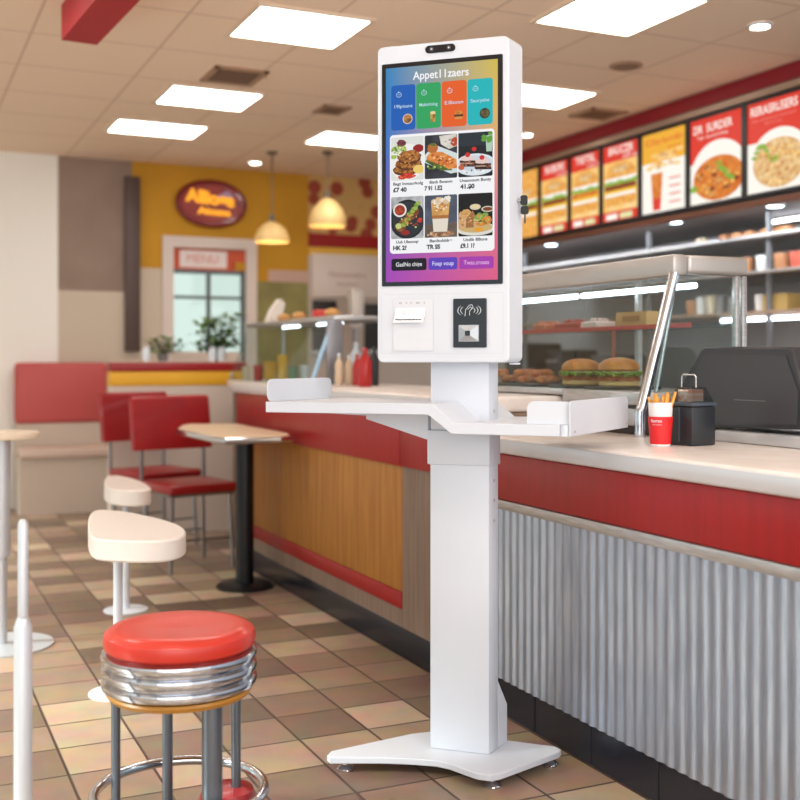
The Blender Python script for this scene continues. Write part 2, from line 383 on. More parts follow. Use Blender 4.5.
def clvent(pts, label):
    q = [onZ(x, y, CH) for x, y in pts]; cv = sum(p[0] for p in q)/4; cu = sum(p[1] for p in q)/4
    hv = max(abs(p[0]-cv) for p in q)*.92; hu = max(abs(p[1]-cu) for p in q)*.92
    t = thing('ceiling_vent', label, 'vent', cv, cu, CH)
    f = MB().box(-hv,hv,-hu,-hu+.03,-.012,-.0005).box(-hv,hv,hu-.03,hu,-.012,-.0005).box(-hv,-hv+.03,-hu,hu,-.012,-.0005).box(hv-.03,hv,-hu,hu,-.012,-.0005)
    f.build('frame', mat('vent_frame', (176,140,112), .6), t, smooth=False)
    g = MB(); n = 7
    for k in range(n): y = -hu+.03+(2*hu-.06)*(k+.5)/n; g.box(-hv+.03,hv-.03,y-.011,y+.011,-.009,-.004)
    g.box(-hv+.03,hv-.03,-hu+.03,hu-.03,-.003,-.0005)
    g.build('grille', mat('vent_dark', (128,98,78), .7), t, smooth=False)
clvent([(197,80),(213,66),(271,72),(255,83)], 'brown ceiling air vent beside the large left light panel')
clvent([(315,112),(324,104),(348,106),(340,114)], 'small brown ceiling vent left of the kiosk head')
clvent([(572,115),(592,107),(625,111),(604,120)], 'dark slotted ceiling vent right of the kiosk by the red fascia')
v, u = onZ(626, 65, CH); t = thing('ceiling_speaker', 'round tan ceiling speaker above the menu boards', 'speaker', v, u, CH)
MB().lathe([(.09,-.0005),(.09,-.008),(.075,-.014),(.07,-.01),(.0,-.01)], 28, cap=False).build('ring', mat('speaker_tan', (176,142,116), .7), t)
MB().lathe([(.068,-.0105),(.0,-.012)], 28, cap=False).build('grille', mat('speaker_grille', (150,120,98), .8), t)
for (px, py, lb) in ((255,162,'round recessed downlight near the back wall above the oval sign'),(760,25,'round recessed downlight at the upper right above the menu boards'),(526,134,'round recessed downlight just right of the kiosk head')):
    v, u = onZ(px, py, CH); t = thing('downlight', lb, 'downlight', v, u, CH)
    MB().lathe([(.062,-.0005),(.062,-.006),(.046,-.012),(.046,-.006)], 24, cap=False).build('ring', whitep, t)
    MB().lathe([(.045,-.0008),(.045,-.0078),(0,-.0078)], 24, cap=False).build('lens', down_e, t)
for (px, py, lb) in ((670,221,'round cool downlight under the menu boards, above the display case corner'),(775,205,'round cool downlight under the menu boards at the far right'),(551,244,'round cool downlight under the menu boards next to the kiosk')):
    v, u = onZ(px, py, 2.05); t = thing('soffit_downlight', lb, 'downlight', max(v, 4.62), u, 2.05)
    MB().lathe([(.06,-.0005),(.06,-.006),(.048,-.010),(.048,-.006)], 24, cap=False).build('ring', steel, t)
    MB().lathe([(.047,-.0008),(.047,-.0075),(0,-.0075)], 24, cap=False).build('lens', cool_e, t)

# pendants
def pendant(px, Y, zb, r, h, label):
    X = (px-CX)/FPX*Y; t = thing('pendant_lamp', label, 'pendant lamp', world=Vector((X, Y, zb)), rot=0, group='domed pendant lamps')
    pr = [(r,0),(r*1.02,.01),(r*.98,h*.3),(r*.82,h*.6),(r*.5,h*.86),(r*.16,h),(r*.12,h),(r*.44,h*.82),(r*.76,h*.55),(r*.92,h*.28),(r*.95,.01)]
    MB().lathe(pr+[pr[0]], 36, cap=False).build('shade', mat('cream_enamel', (232,196,132), .4), t)
    MB().lathe([(.022,h-.005),(.022,h+.05),(.008,h+.06)], 16).build('socket', mat('socket_grey', (110,100,90), .4,.5), t)
    MB().tube([(0,0,h+.05),(0,0,CH-zb-.012)], .007, 8).build('cord', mat('cord_brown', (120,92,64), .5), t)
    MB().lathe([(.04,CH-zb-.02),(.04,CH-zb-.0005)], 16).build('ceiling_cap', mat('socket_grey',(0,0,0)), t)
    MB().ball((0,0,h*.4), .045, 16).build('bulb', mat('lit_bulb', (255,236,200), .5, emit=22), t)
pendant(272, 8.5, 2.06, .132, .16, 'lower cream domed pendant lamp left of the second, by the yellow wall')
pendant(327.5, 8.5, 2.18, .145, .22, 'higher and larger cream domed pendant lamp, nearer the kiosk')

# oval sign
v, z = onU(210, 204.5, UB); t = thing('oval_sign', 'glossy red oval wall sign with yellow lettering above the door', 'sign', v, UB, z)
hw = .295; hh = .19
MB().prism(ell(0,0,hw,hh,48), .001, .05, lambda x,y,h:(x,-h,y), ch=.012).build('sign_body', mat('sign_red', (140,22,24), .3, coat=.5), t)
rim = [(hw*.99*math.cos(2*PI*k/48), -.05, hh*.99*math.sin(2*PI*k/48)) for k in range(48)]
MB().tube(rim, .012, 8, closed=True).build('rim', mat('sign_dark_red', (120,12,20), .3), t)
P = Paint(lambda x,y,h:(x,-.051-h,y), .002)
P.poly(ell(0,0,hw*.84,hh*.78,40), mat('sign_inner', (168,60,48), .35, var=(150,40,40), vscale=5))
P.poly([(.03,.06),(.14,.115),(.2,.06),(.12,.045)], mat('sign_lilac', (176,150,190), .4))
P.poly([(.15,.015),(.27,.03),(.27,-.02),(.17,-.01)], mat('sign_dark_red',(0,0,0)))
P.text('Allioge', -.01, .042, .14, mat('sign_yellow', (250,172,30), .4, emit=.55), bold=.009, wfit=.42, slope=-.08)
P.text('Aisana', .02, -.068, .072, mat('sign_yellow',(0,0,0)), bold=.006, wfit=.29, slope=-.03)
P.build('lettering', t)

# white notice board and dark openings on the kitchen wall
v0, z1 = onU(311, 259, UB); v1, z0 = onU(430, 300, UB)
t = thing('notice_board', 'white board with faint pink writing on the kitchen back wall', 'board', (v0+v1)/2, UB, z0)
MB().box(v0-(v0+v1)/2, v1-(v0+v1)/2, -.03, -.001, 0, .38, .006).build('panel', mat('board_white', (222,206,196), .5), t)
Pn = Paint(lambda x,y,h:(x,-.031-h,y), .002); fp = mat('board_ink', (186,140,136), .6)
Pn.text('Honsonadns', v0-(v0+v1)/2+.33, .20, .07, fp); Pn.build('writing_line', t); Pn = Paint(lambda x,y,h:(x,-.031-h,y), .002); Pn.text('baronsoul', v0-(v0+v1)/2+.33, .12, .05, fp); Pn.build('writing_line', t)

# menu boards
bnd = [.982,1.0906,1.2007,1.3066,1.4029,1.4903,1.5797,1.67]
MBV = 4.5
D = lambda n, c, var=None, vs=60, e=.95: disp('menu_art_'+n, c, var, vs, e)
mred = D('red', (222,62,48)); mwhite = D('white', (252,246,236)); mcream = D('cream', (250,214,150), (248,196,110), 9); myel = D('yellow', (240,176,60))
bun = D('bun', (226,150,62), (244,186,100), 30); green = D('green', (112,160,50), (160,190,80), 60); meat = D('meat', (150,70,40), (120,50,30), 50)
noodle = D('noodle', (222,168,96), (190,110,60), 34); pale = D('pale', (238,206,150), (214,160,100), 30); pink = D('pink', (232,130,120)); orng = D('orange', (206,104,40), (226,140,60), 20)
def board(i, u0, u1, kind, label):
    zb, zt = 2.075, 2.628; w = (u1-u0)-.004; t = thing('menu_board', label, 'menu board', MBV, (u0+u1)/2, zb, group='backlit menu boards in a row')
    h = zt-zb; f = MB(); k = .02
    f.box(-.045,-.001,-w/2,w/2,0,k).box(-.045,-.001,-w/2,w/2,h-k,h).box(-.045,-.001,-w/2,-w/2+k,k,h-k).box(-.045,-.001,w/2-k,w/2,k,h-k)
    f.build('frame', black, t, smooth=False)
    p = Paint(lambda x,y,d:(-.036-d, -x, y), .00025); a = w/2-k
    def R(x0,x1,y0,y1,m): p.poly([(x0*a,y0*h),(x1*a,y0*h),(x1*a,y1*h),(x0*a,y1*h)], m)
    def E(cx,cy,rx,ry,m,j=.0): p.poly([(min(max(q[0],-.99*a),.99*a),min(max(q[1],.04*h),.96*h)) for q in ell(cx*a,cy*h,rx*a,ry*h,28,j)], m)
    clip = lambda x: max(-.99, min(.99, x))
    if kind == 'noodles':
        R(-1,1,.02,.98,mwhite); R(-1,1,.55,.98,mred)
        p.poly([(clip(.1+1.02*math.cos(q))*a, (.33+.33*math.sin(q))*h) for q in [2*PI*k2/40 for k2 in range(40)]], mwhite)
        p.poly([(clip(.1+.9*math.cos(q))*a, (.31+.25*math.sin(q))*h) for q in [2*PI*k2/40 for k2 in range(40)]], pale)
        for k2 in range(12): E(-.75+.12*k2*.6, .40+.1*math.sin(k2*.5)+.012*k2*.4, .1, .02, green, .2)
        for k2 in range(60):
            q = random.uniform(0,2*PI); r_ = random.random()**.5
            E(clip(.1+.75*r_*math.cos(q))*.93, .30+.2*r_*math.sin(q), .06, .013, random.choice([noodle,pale,mcream]), .3)
        p.text('RERASRUSERS', 0, .86*h, .07, mwhite, .001, wfit=1.6*a); p.text('Snar esrancod rasernsol', 0, .77*h, .03, pink, wfit=1.5*a); p.text('Besl narnaset', 0, .72*h, .024, pink)
    elif kind == 'chicken':
        R(-1,1,.02,.98,mwhite); R(-1,1,.48,.98,mred)
        p.poly([(clip(.1+1.1*math.cos(q))*a, (.32+.38*math.sin(q))*h) for q in [2*PI*k2/40 for k2 in range(40)] if .32+.38*math.sin(q) > .02], mwhite)
        p.poly([(clip(.1+.98*math.cos(q))*a, max(.04,(.29+.24*math.sin(q)))*h) for q in [2*PI*k2/40 for k2 in range(40)]], orng)
        for k2 in range(55):
            q = random.uniform(0,2*PI); r_ = random.random()**.5
            E(clip(.1+.85*r_*math.cos(q))*.92, .29+.2*r_*math.sin(q), .1, .025, random.choice([noodle,meat,orng,bun]), .3)
        for k2 in range(9): E(.2+.06*k2, .42-.022*k2+random.uniform(-.02,.02), .12, .02, green, .3)
        E(-.78,.2,.15,.035,green,.2)
        p.text('DR  SURDER', -.01, .84*h, .07, mwhite, .001, wfit=1.5*a); p.text('Tsen  bernard lrenp', -.01, .75*h, .03, mwhite, wfit=1.2*a)
    elif kind == 'drink':
        R(-1,1,.02,.98,mwhite); R(-1,1,.62,.98,myel); p.text('ICISay burrdlin', 0, .86*h, .06, mred, wfit=1.7*a); p.text('nusoncond', .1, .77*h, .03, mred)
        for k2 in range(26): E(random.uniform(-.7,.8), random.uniform(.55,.72), .14, .025, random.choice([bun,mcream,pale]), .2)
        p.poly([(-.55*a,.5*h),(-.0*a,.5*h),(-.1*a,.08*h),(-.45*a,.08*h)], orng); p.poly([(-.47*a,.2*h),(-.07*a,.2*h),(-.1*a,.06*h),(-.44*a,.06*h)], mred)
        p.poly([(-.6*a,.53*h),(.05*a,.53*h),(.05*a,.49*h),(-.6*a,.49*h)], mwhite)
        for k2 in range(4): R(.3,.8,.12+.09*k2,.14+.09*k2,pink)
    else:
        R(-1,1,.02,.98,mcream)
        if kind != 'bun': R(-1,1,.76,.98,mred); p.text({'b4':'BNUCZJR','b2':'BUSBORS'}.get(kind,'TIETSL'), 0, .89*h, .075, mwhite, .001, wfit=1.4*a); p.text('roranm dea', .1, .80*h, .035, mwhite)
        else: R(-1,1,.02,.98,bun)
        p.poly([(clip(.9*math.cos(q))*a, (.56+max(0,.19*math.sin(q)))*h) for q in [PI*k2/20 for k2 in range(21)]], bun)
        E(0,.66,.5,.05,pale,.05)
        p.poly([(x*a,y*h) for x,y in ((-.92,.5),(.92,.5),(.86,.56),(-.86,.56))], mwhite)
        for k2 in range(10): E(-.8+.18*k2, .49+random.uniform(-.015,.015), .15, .028, green, .2)
        R(-.9,.9,.40,.47,meat if kind != 'b3' else orng); R(-.92,.92,.37,.41,D('cheese',(246,196,60)))
        R(-.85,.85,.33,.37,mwhite); R(-.88,.88,.22,.33,bun)
        if kind != 'bun': R(-1,1,.03,.15,mred); R(-.8,-.15,.05,.12,mwhite); R(.0,.7,.05,.12,D('lime',(226,224,170)))
    p.m.box(-.036,-.001,-a,a,k,h-k, mi=p.mi(mwhite))
    p.build('picture_panel', t)
kinds = ['noodles','chicken','drink','b4','b3','b2','bun']
lbs = ['backlit red menu board with a bowl of noodles, rightmost of the row','backlit red menu board with a plate of saucy chicken and greens','backlit yellow menu board with a red and orange drink cup','backlit red-topped menu board with one large burger, left of the drink board',
       'backlit menu board with tall burger, third from the kiosk side','backlit red-topped menu board with stacked burger, second from the kiosk','backlit orange menu board partly hidden by the kiosk']
for i, k in enumerate(kinds): board(i, bnd[i]*MBV, bnd[i+1]*MBV, k, lbs[i])

# =====================================================================
# COUNTERS
KV = 1.79
t = thing('service_counter', 'near counter base clad in corrugated metal with a red band', 'counter', KV, 0, 0)
U0, U1 = .5, 3.36
MB().box(.03, .95, U0, U1, .11, .85).build('body', greywood, t, smooth=False)
MB().box(-.012, .028, U0, U1, .703, .849, .004).build('red_band', redl, t)
MB().box(-.018, .028, U0, U1, .672, .702, .003).build('steel_trim', steel, t)
c = MB(); n = int((U1-U0)/.0035); pts = []
for i in range(n+1):
    y = U0+(U1-U0)*i/n; s = math.sin(2*PI*y/.043); x = .004-.0026*s; pts.append((x, y))
vs = []; fs = []
for x, y in pts: vs += [(x,y,.118),(x,y,.671),(.028,y,.671),(.028,y,.118)]
for i in range(n):
    a = 4*i; b2 = a+4; fs += [[a,b2,b2+1,a+1],[a+1,b2+1,b2+2,a+2],[a+2,b2+2,b2+3,a+3],[a+3,b2+3,b2,a]]
c.add(vs, fs).build('corrugated_panel', zinc, t)
kt = MB()
y = U0
while y < U1-.01:
    y2 = min(y+.3, U1); kt.box(.012,.05,y+.002,y2-.002,.0,.116,.003,1); y = y2
kt.box(.03,.06,U0,U1,0,.11)
kt.build('kick_tiles', ktile, t)
o = thing('countertop', 'pale solid countertop of the near service counter', 'countertop', KV, 0, .852)
MB().box(-.032, .98, U0-.02, U1+.0, 0, .053, .012, 3).build('slab', [counter_m], o)
MB().prism(rr(-.036,-.0325,.006,.047,.0015,2), U0-.02, U1, lambda x,y,h:(x,h,y)).build('edge_strip', counter_edge, o)

t = thing('wooden_counter', 'far counter base with honey wood panel and red band, behind the table', 'counter', KV, 0, 0)
V0, V1 = 3.362, 6.03
MB().box(.03, .62, V0, V1, .11, .963).box(.25, .62, V1, 7.0, .0, .963).build('body', greywood, t, smooth=False)
r = MB().box(-.012,.028,3.842,V1,.742,.963,.003).box(-.012,.028,V0,3.838,.742,.963,.003); r.build('red_band', redl, t)
MB().box(.0,.028,3.842,V1-.02,.255,.741,.002).build('wood_panel', wood, t)
MB().box(-.004,.028,3.842,V1-.02,.19,.254,.002).build('red_strip', redl, t)
MB().box(.0,.028,V0,3.838,.12,.741).box(.0,.028,3.842,V1-.02,.12,.189).build('grey_panel', greywood, t)
MB().box(.008,.06,V0,V1,0,.118,.003).build('kick_plate', ktile, t)
o = thing('raised_countertop', 'pale raised countertop of the far wooden counter', 'countertop', KV, 0, .965)
MB().box(-.032, .66, V0, V1+.03, 0, .055, .012, 3).box(.22,.66,V1+.0,7.05,.0,.0545,.012,3).build('slab', counter_m, o)
MB().prism(rr(-.036,-.0325,.006,.049,.0015,2), V0, V1+.03, lambda x,y,h:(x,h,y)).build('edge_strip', counter_edge, o)

# ---- near display case
CTZ = .905
t = thing('display_case', 'steel framed glass food display case on the near countertop', 'display case', 0, 0, CTZ)
EU = 2.854; LU = 3.34
def dc(z): return z-CTZ
DZ = 1.045
case_end = 3.34
CE = 4.25
MB().box(2.215,2.60,EU+.01,case_end,.0005,dc(DZ)-.012,.004).build('base_cabinet', mat('dark_steel', (70,66,66), .35,.7), t)
MB().box(2.19,2.62,EU,case_end,dc(DZ)-.042,dc(DZ),.006).build('deck', steel, t)
MB().box(2.205,2.216,EU+.05,case_end,.03,.085,.002).build('steel_rail', steel, t)
MB().tube([(2.165,EU,.0005),(2.165,EU,dc(.985)),(2.172,EU,dc(1.0)),(2.30,EU,dc(1.43))], .0175, 16).build('slanted_post', chrome, t)
MB().tube([(2.235,EU+.012,dc(1.046)),(2.325,EU+.012,dc(1.46))], .008, 10).build('glass_clamp', steel, t)
MB().box(2.285,2.345,EU-.015,CE,dc(1.422),dc(1.492),.012).build('front_rail', satin, t)
MB().box(2.346,2.60,EU-.015,EU+.03,dc(1.430),dc(1.492),.014,3).build('end_rail', satin, t)
MB().box(2.56,2.60,EU+.031,CE,dc(1.455),dc(1.490),.005).build('rear_rail', satin, t)
for (xx, w) in ((2.588,.010),(2.558,.008)):
    MB().box(xx-w,xx+w,EU-.008,EU+.012,.0005,dc(1.429),.002).build('rear_post', steel, t)
MB().box(2.585,2.605,3.42,3.44,dc(DZ),dc(1.455)).build('rear_post', steel, t)
MB().prism([(EU+.02,0),(case_end-.005,0),(case_end-.005,1),(EU+.02,1)],0,.006,lambda u,s,h:(2.215+s*.1+h, u, dc(DZ)+.001+s*(1.42-DZ))).build('front_glass', glass, t, smooth=False)
MB().prism([(2.19,0),(2.59,0),(2.59,1),(2.30,1)],EU-.002,EU+.004,lambda x,s,h:(x,h,dc(DZ)+.001+s*(1.42-DZ))).build('end_glass', glass, t, smooth=False)
MB().prism([(3.35,0),(CE,0),(CE,1),(3.35,1)],0,.006,lambda u,s,h:(2.215+s*.1+h, u, dc(DZ)+.001+s*(1.42-DZ))).build('front_glass', glass, t, smooth=False)
MB().box(2.40,2.60,EU+.03,CE,dc(1.262),dc(1.27)).build('glass_shelf', glassm('shelf_glass',(225,236,236),.1), t)
MB().box(2.392,2.399,EU+.03,CE,dc(1.258),dc(1.274),.001).build('shelf_trim', mat('red_shelf_edge', (196,66,60), .4), t)
MB().box(2.42,2.432,3.350,3.362,dc(DZ)+.0005,dc(1.2575)).build('shelf_post', mat('copper_post', (170,100,84), .35,.4), t)
MB().tube([(2.47,EU+.1,dc(1.402)),(2.47,3.62,dc(1.402))], .010, 10).tube([(2.47,3.66,dc(1.402)),(2.47,CE-.02,dc(1.402))], .010, 10).build('light_tube', tube_e, t)
# part of the case standing on the raised end
MB().box(2.215,2.60,3.362,CE,dc(1.0205),dc(DZ)-.012).build('base_cabinet', mat('dark_steel',(0,0,0)), t, smooth=False)
MB().box(2.19,2.62,case_end+.004,CE,dc(DZ)-.020,dc(DZ),.004).build('deck', steel, t)

# ---- food on the deck
def burger(label, px, py, r, sesame, group='burgers in the display case'):
    t = thing('burger', label, 'burger', 0, 0, 0, group=group)
    bunm = mat('toasted_bun', (216,140,62), .4, var=(190,104,38), vscale=18); h = r*1.35
    MB().lathe([(r*.86,0),(r*.95,.004),(r*.97,h*.12),(r*.93,h*.2),(0,h*.2)], 32).build('bottom_bun', mat('pale_bun', (232,186,120), .6), t)
    def wavy(r0, z0, z1, amp, k, n=72, dz=0):
        m = MB(); rings = []
        for j, (rf, zz) in enumerate(((.2,z0+.004),(.8,z0+.004),(1,z0),(1.02,(z0+z1)/2),(.8,z1),(.2,z1))):
            ring = []
            for i in range(n):
                a = 2*PI*i/n; w = 1+amp*math.sin(k*a)*rf; ring.append((r0*rf*w*math.cos(a), r0*rf*w*math.sin(a), zz+dz*((rf-.2)**2)*(math.sin(k*a)+.6*math.sin(2.3*k*a+1)-.35)*r0))
            rings.append(ring)
        vs = [p for q in rings for p in q]; fs = []
        for j in range(5):
            for i in range(n): l = (i+1)%n; fs.append([j*n+i,j*n+l,(j+1)*n+l,(j+1)*n+i])
        fs.append(list(range(n))); fs.append([5*n+i for i in range(n)])
        return m.add(vs, fs)
    wavy(r*1.0, h*.2, h*.38, .03, 9, dz=.02).build('patty', mat('fried_patty', (176,92,34), .6, var=(140,64,24), vscale=60, bump=.6), t)
    wavy(r*.98, h*.385, h*.41, .05, 4, dz=.05).build('cheese', mat('cheese_slice', (236,196,96), .4), t)
    wavy(r*1.08, h*.44, h*.52, .07, 11, dz=.11).build('lettuce', mat('lettuce', (92,138,34), .5, var=(150,180,70), vscale=30), t)
    wavy(r*.9, h*.5, h*.56, .03, 3).build('sauce', mat('mayonnaise', (238,226,190), .3), t)
    tb = MB().lathe([(r*.9,h*.56),(r*1.0,h*.6),(r*1.01,h*.68),(r*.93,h*.82),(r*.72,h*.94),(r*.4,h*1.01),(0.0001,h*1.03)], 36).build('top_bun', bunm, t)
    if sesame:
        sm = MB()
        for k in range(60):
            a = random.uniform(0,2*PI); f = random.uniform(.05,.9); rad = r*f; z = h*(.56+.47*math.sqrt(max(0,1-(f*.95)**2.4)))
            sm.ball((rad*math.cos(a), rad*math.sin(a), z), .0022, 6, (1.3,.9,.5))
        sm.build('sesame_seeds', mat('sesame', (244,222,170), .5), tb)
    return t
def put(o, v, u, z): o.location = W(v, u, z)
dfood = 2.36
u2, _ = onV(619, 390, dfood); u1_, _ = onV(581, 390, dfood)
tray = thing('serving_tray', 'black tray under the right sesame burger in the display case', 'tray', dfood, u2, DZ+.0005)
MB().prism(rr(-.1,.13,-.085,.085,.02), 0, .004).prism(rr(-.1,.13,-.085,.085,.02), .004, .010, ch=.002).build('plate', black, tray)
tray2 = copy_tree(tray); put(tray2, dfood, u1_, DZ+.0005); tray2['label'] = 'black tray under the left burger in the display case'
bA = burger('sesame seed burger, right of the two, next to the slanted case post', 0,0,.074, True); put(bA, dfood, u2, DZ+.011)
bB = burger('plain bun burger with ruffled lettuce, left of the two in the case', 0,0,.072, False); put(bB, dfood, u1_, DZ+.011)
u3, _ = onV(533, 384, dfood)
tray3 = copy_tree(tray); put(tray3, dfood, u3, DZ+.0005); tray3['label'] = 'long black tray of fried pieces next to the kiosk'; tray3.scale = (1,2.0,1)
npz = MB().ball((0,0,0), .03, 10, (1.1,.8,.6), .22)
fp0 = None; random.seed(3)
fmat = [mat('fried_crumb', (206,120,46), .6, var=(170,84,28), vscale=50, bump=.8), mat('fried_crumb_red', (196,84,50), .6, var=(214,140,70), vscale=40, bump=.8)]
for k in range(16):
    m = MB().ball((0,0,.016), .026, 10, (1.1,.85,.62), .2)
    o = m.build('fried_piece', fmat[k%2]); row = k//8
    put(o, dfood-.055+.055*(k%3), u3-.15+.3*(k%8)/7, DZ+.0115+row*.024); o.rotation_euler = (0,0,random.uniform(0,6)); o.scale = (1,1,1)
    tag(o, 'battered fried piece in the pile on the black tray by the kiosk', 'fried food', 'fried pieces on the long tray')
# things on the glass shelf
def simple(name, label, cat, mb, m, v, u, z, rz=0, group=None):
    o = mb.build(name, m); o.location = W(v,u,z); o.rotation_euler = (0,0,TH+rz); tag(o, label, cat, group); return o
ub, _ = onV(642, 318, 2.5)
o = thing('wooden_crate', 'small tan crate on the glass shelf beside the slanted post', 'crate', 2.5, ub, 1.2705)
MB().box(-.05,.05,-.09,.09,0,.006).box(-.05,-.042,-.09,.09,.006,.055).box(.042,.05,-.09,.09,.006,.055).box(-.042,.042,-.09,-.082,.006,.055).box(-.042,.042,.082,.09,.006,.055).build('crate_box', mat('tan_card', (208,160,104), .6), o)
MB().box(-.052,-.0505,-.05,.05,.02,.04).build('crate_label', mat('brown_card', (170,116,70), .6), o)
for px, w, lb, cl in ((598,.055,'white paper parcel with red wrap on the glass shelf',(226,196,186)),(575,.09,'red food tray on the glass shelf left of the parcel',(176,66,50)),(548,.05,'small orange food tub on the glass shelf nearest the kiosk',(196,110,74))):
    uu, _ = onV(px, 322, 2.5)
    o = thing('food_tray', lb, 'food tray', 2.5, uu, 1.2705)
    MB().prism(rr(-.05,.05,-w,w,.015), 0, .028, ch=.004).build('tray_body', mat('tray_%d'%px, cl, .5), o)
    m_ = MB()
    for k in range(7): m_.ball((random.uniform(-.03,.03), random.uniform(-w*.7,w*.7), .031), .012, 8, noise=.2)
    m_.build('filling', mat('filling_%d'%px, tuple(int(x*.85) for x in cl), .6), o)

# ---- cup of fries, dispenser, till
v, u = onZ(660.5, 446, CTZ)
cup = thing('fries_cup', 'red and white paper cup holding thin fries on the near countertop', 'cup', v, u, CTZ+.0005)
MB().lathe([(.0265,0),(.028,.004),(.0345,.122),(.0355,.124),(.0335,.122),(.0265,.01),(0,.01)], 32).build('cup_wall', mat('paper_white', (240,238,238), .5), cup)
slv = MB().lathe([(.0283,.006),(.0290,.006),(.0352,.084),(.0340,.084)], 40, cap=False)
slv.build('red_sleeve', mat('cup_red', (216,30,34), .45), cup)
Pc = Paint(lambda x,y,h:((.0340+h)*math.sin(-x/.034+1.9+PI), (.0340+h)*math.cos(-x/.034+1.9+PI), y), .0004)
camdir = math.atan2(-W(v,u).y, -W(v,u).x)-TH
def onCup(x, y, h): q = camdir + x/.033; r_ = .0345+.002*(y-.07)/.02*.5+h; return (r_*math.cos(q), r_*math.sin(q), y)
Pc = Paint(onCup, .0005); Pc.text('Burrsn', -.012, .072, .0115, whitep, .0003); Pc.text('sobr saldbrd', -.010, .062, .005, whitep); Pc.build('cup_lettering', cup)
random.seed(11)
fry = mat('golden_fry', (232,176,84), .5, var=(214,146,56), vscale=30)
for k in range(15):
    a = 2*PI*k/15*2.4; r0 = .005+.017*random.random(); L_ = random.uniform(.085,.115); tilt = random.uniform(.1,.32)
    m = MB().box(-.0035,.0035,-.0035,.0035,0,L_,.0008,1); o = m.build('french_fry', fry)
    o.location = W(v,u,CTZ+.045)+Vector((r0*math.cos(a)*.5, r0*math.sin(a)*.5, 0)); o.rotation_euler = (tilt*math.sin(a)*-1, tilt*math.cos(a), a*.0)
    tag(o, 'thin golden fry standing in the red and white cup', 'fry', 'fries in the cup')
v, u = onZ(691, 446, CTZ); v += .03; u += .035
dsp = thing('napkin_dispenser', 'black square napkin dispenser with clear top beside the fries cup', 'dispenser', v, u, CTZ+.0005, rz=.1)
MB().box(-.047,.047,-.05,.05,0,.112,.006).build('housing', mat('dispenser_black',(40,43,48),.35), dsp)
MB().box(-.051,.051,-.054,.054,.1125,.124,.004).build('collar', mat('slate_plastic', (70,78,88), .3), dsp)
MB().box(-.049,-.0475,-.003,.003,.01,.108).build('corner_trim', mat('slate_plastic',(0,0,0)), dsp)
MB().prism([(-.042,-.046),(.042,-.046),(.042,.046),(-.042,.046)],0,1,lambda x,y,h:(x*(1-.35*h),y*(1-.35*h),.1245+h*.042)).build('clear_cover', glassm('smoked_clear',(206,212,216),.12), dsp)
MB().tube([(-.01,-.028,.165),(-.01,-.028,.196),(-.01,-.022,.202),(-.01,.022,.202),(-.01,.028,.196),(-.01,.028,.165)], .0022, 8).build('wire_handle', steel, dsp)
for k in range(8):
    o = MB().box(-.0015,.0015,-.02,.02,0,.034).build('sachet', mat('sachet_white', (232,222,210), .5, var=(190,120,90), vscale=60), dsp); o.location = (-.03+.008*k,0,.1255)
v0, u0 = onZ(714, 441, CTZ)
till = thing('cash_register', 'black cash register on a silver base at the right end of the countertop', 'cash register', v0, u0, CTZ+.0005)
MB().box(0,.36,-.62,0,0,.034,.006).build('base_drawer', mat('silver_plastic', (206,208,212), .3,.4), till)
# housing: front profile wide low, narrower at the top, leaning back
def tl(px, py): uu, zz = onV(px, py, v0+.025); return (uu-u0, zz-CTZ)
prof = [tl(*q) for q in ((803,430),(803,393),(800,386),(788,351),(784,347.5),(700,346.5),(696,349),(681,379),(678,388),(712,428))]
prof = [(y, max(z, .036)) for y, z in prof]
MB().prism(prof, .02, .20, lambda y,z,h:(h+(z-.036)*.10, y, z), ch=.006).build('housing', mat('till_black', (50,50,54), .38), till)
MB().prism([tl(*q) for q in ((798,425),(797,392),(782,356),(700,355),(686,388),(716,425))], 0.0155, .0195, lambda y,z,h:(h+(z-.036)*.10, y, z)).build('rear_panel', mat('till_black_panel', (58,58,62), .42), till)
MB().box(.0235,.0255,-.19,-.06,.125,.127).build('slot', mat('slot_grey', (120,122,126), .4), till)

# ---- far glass guard and goods on raised counter
FZ = 1.0205
t = thing('glass_guard', 'slanted glass food guard with steel top rail on the far counter', 'food guard', 0, 0, FZ)
GU0, GU1 = 5.36, 6.9
MB().box(2.10,2.36,GU0,GU1,1.36-FZ,1.385-FZ,.005).build('top_shelf', steel, t)
MB().prism([(GU0,0),(GU1,0),(GU1,1),(GU0,1)],0,.006,lambda u,s,h:(1.98+s*.125+h,u,.001+s*(1.359-FZ))).build('front_glass', glass, t, smooth=False)
MB().box(2.361,2.45,4.9,GU1,1.36-FZ,1.38-FZ,.003).build('rear_shelf', steel, t)
MB().tube([(1.977,GU0,.004),(2.10,GU0,1.358-FZ)], .0125, 10).build('front_post', mat('blue_lit_edge', (170,205,232), .2,.3), t)
MB().box(2.06,2.15,GU0-.012,GU0,.0005,1.359-FZ,.003).build('end_panel', mat('panel_grey', (140,138,142), .4,.6), t)
MB().tube([(2.2,GU0+.12,1.35-FZ),(2.2,GU0+.5,1.35-FZ)], .006, 8).tube([(2.2,GU0+.8,1.35-FZ),(2.2,GU0+1.1,1.35-FZ)], .006, 8).build('light_tube', tube_e, t)
MB().box(2.34,2.356,GU1-.016,GU1,.0005,1.36-FZ).build('rear_post', steel, t)
MB().box(1.99,2.006,GU1-.016,GU1,.0005,.05).build('foot', steel, t)
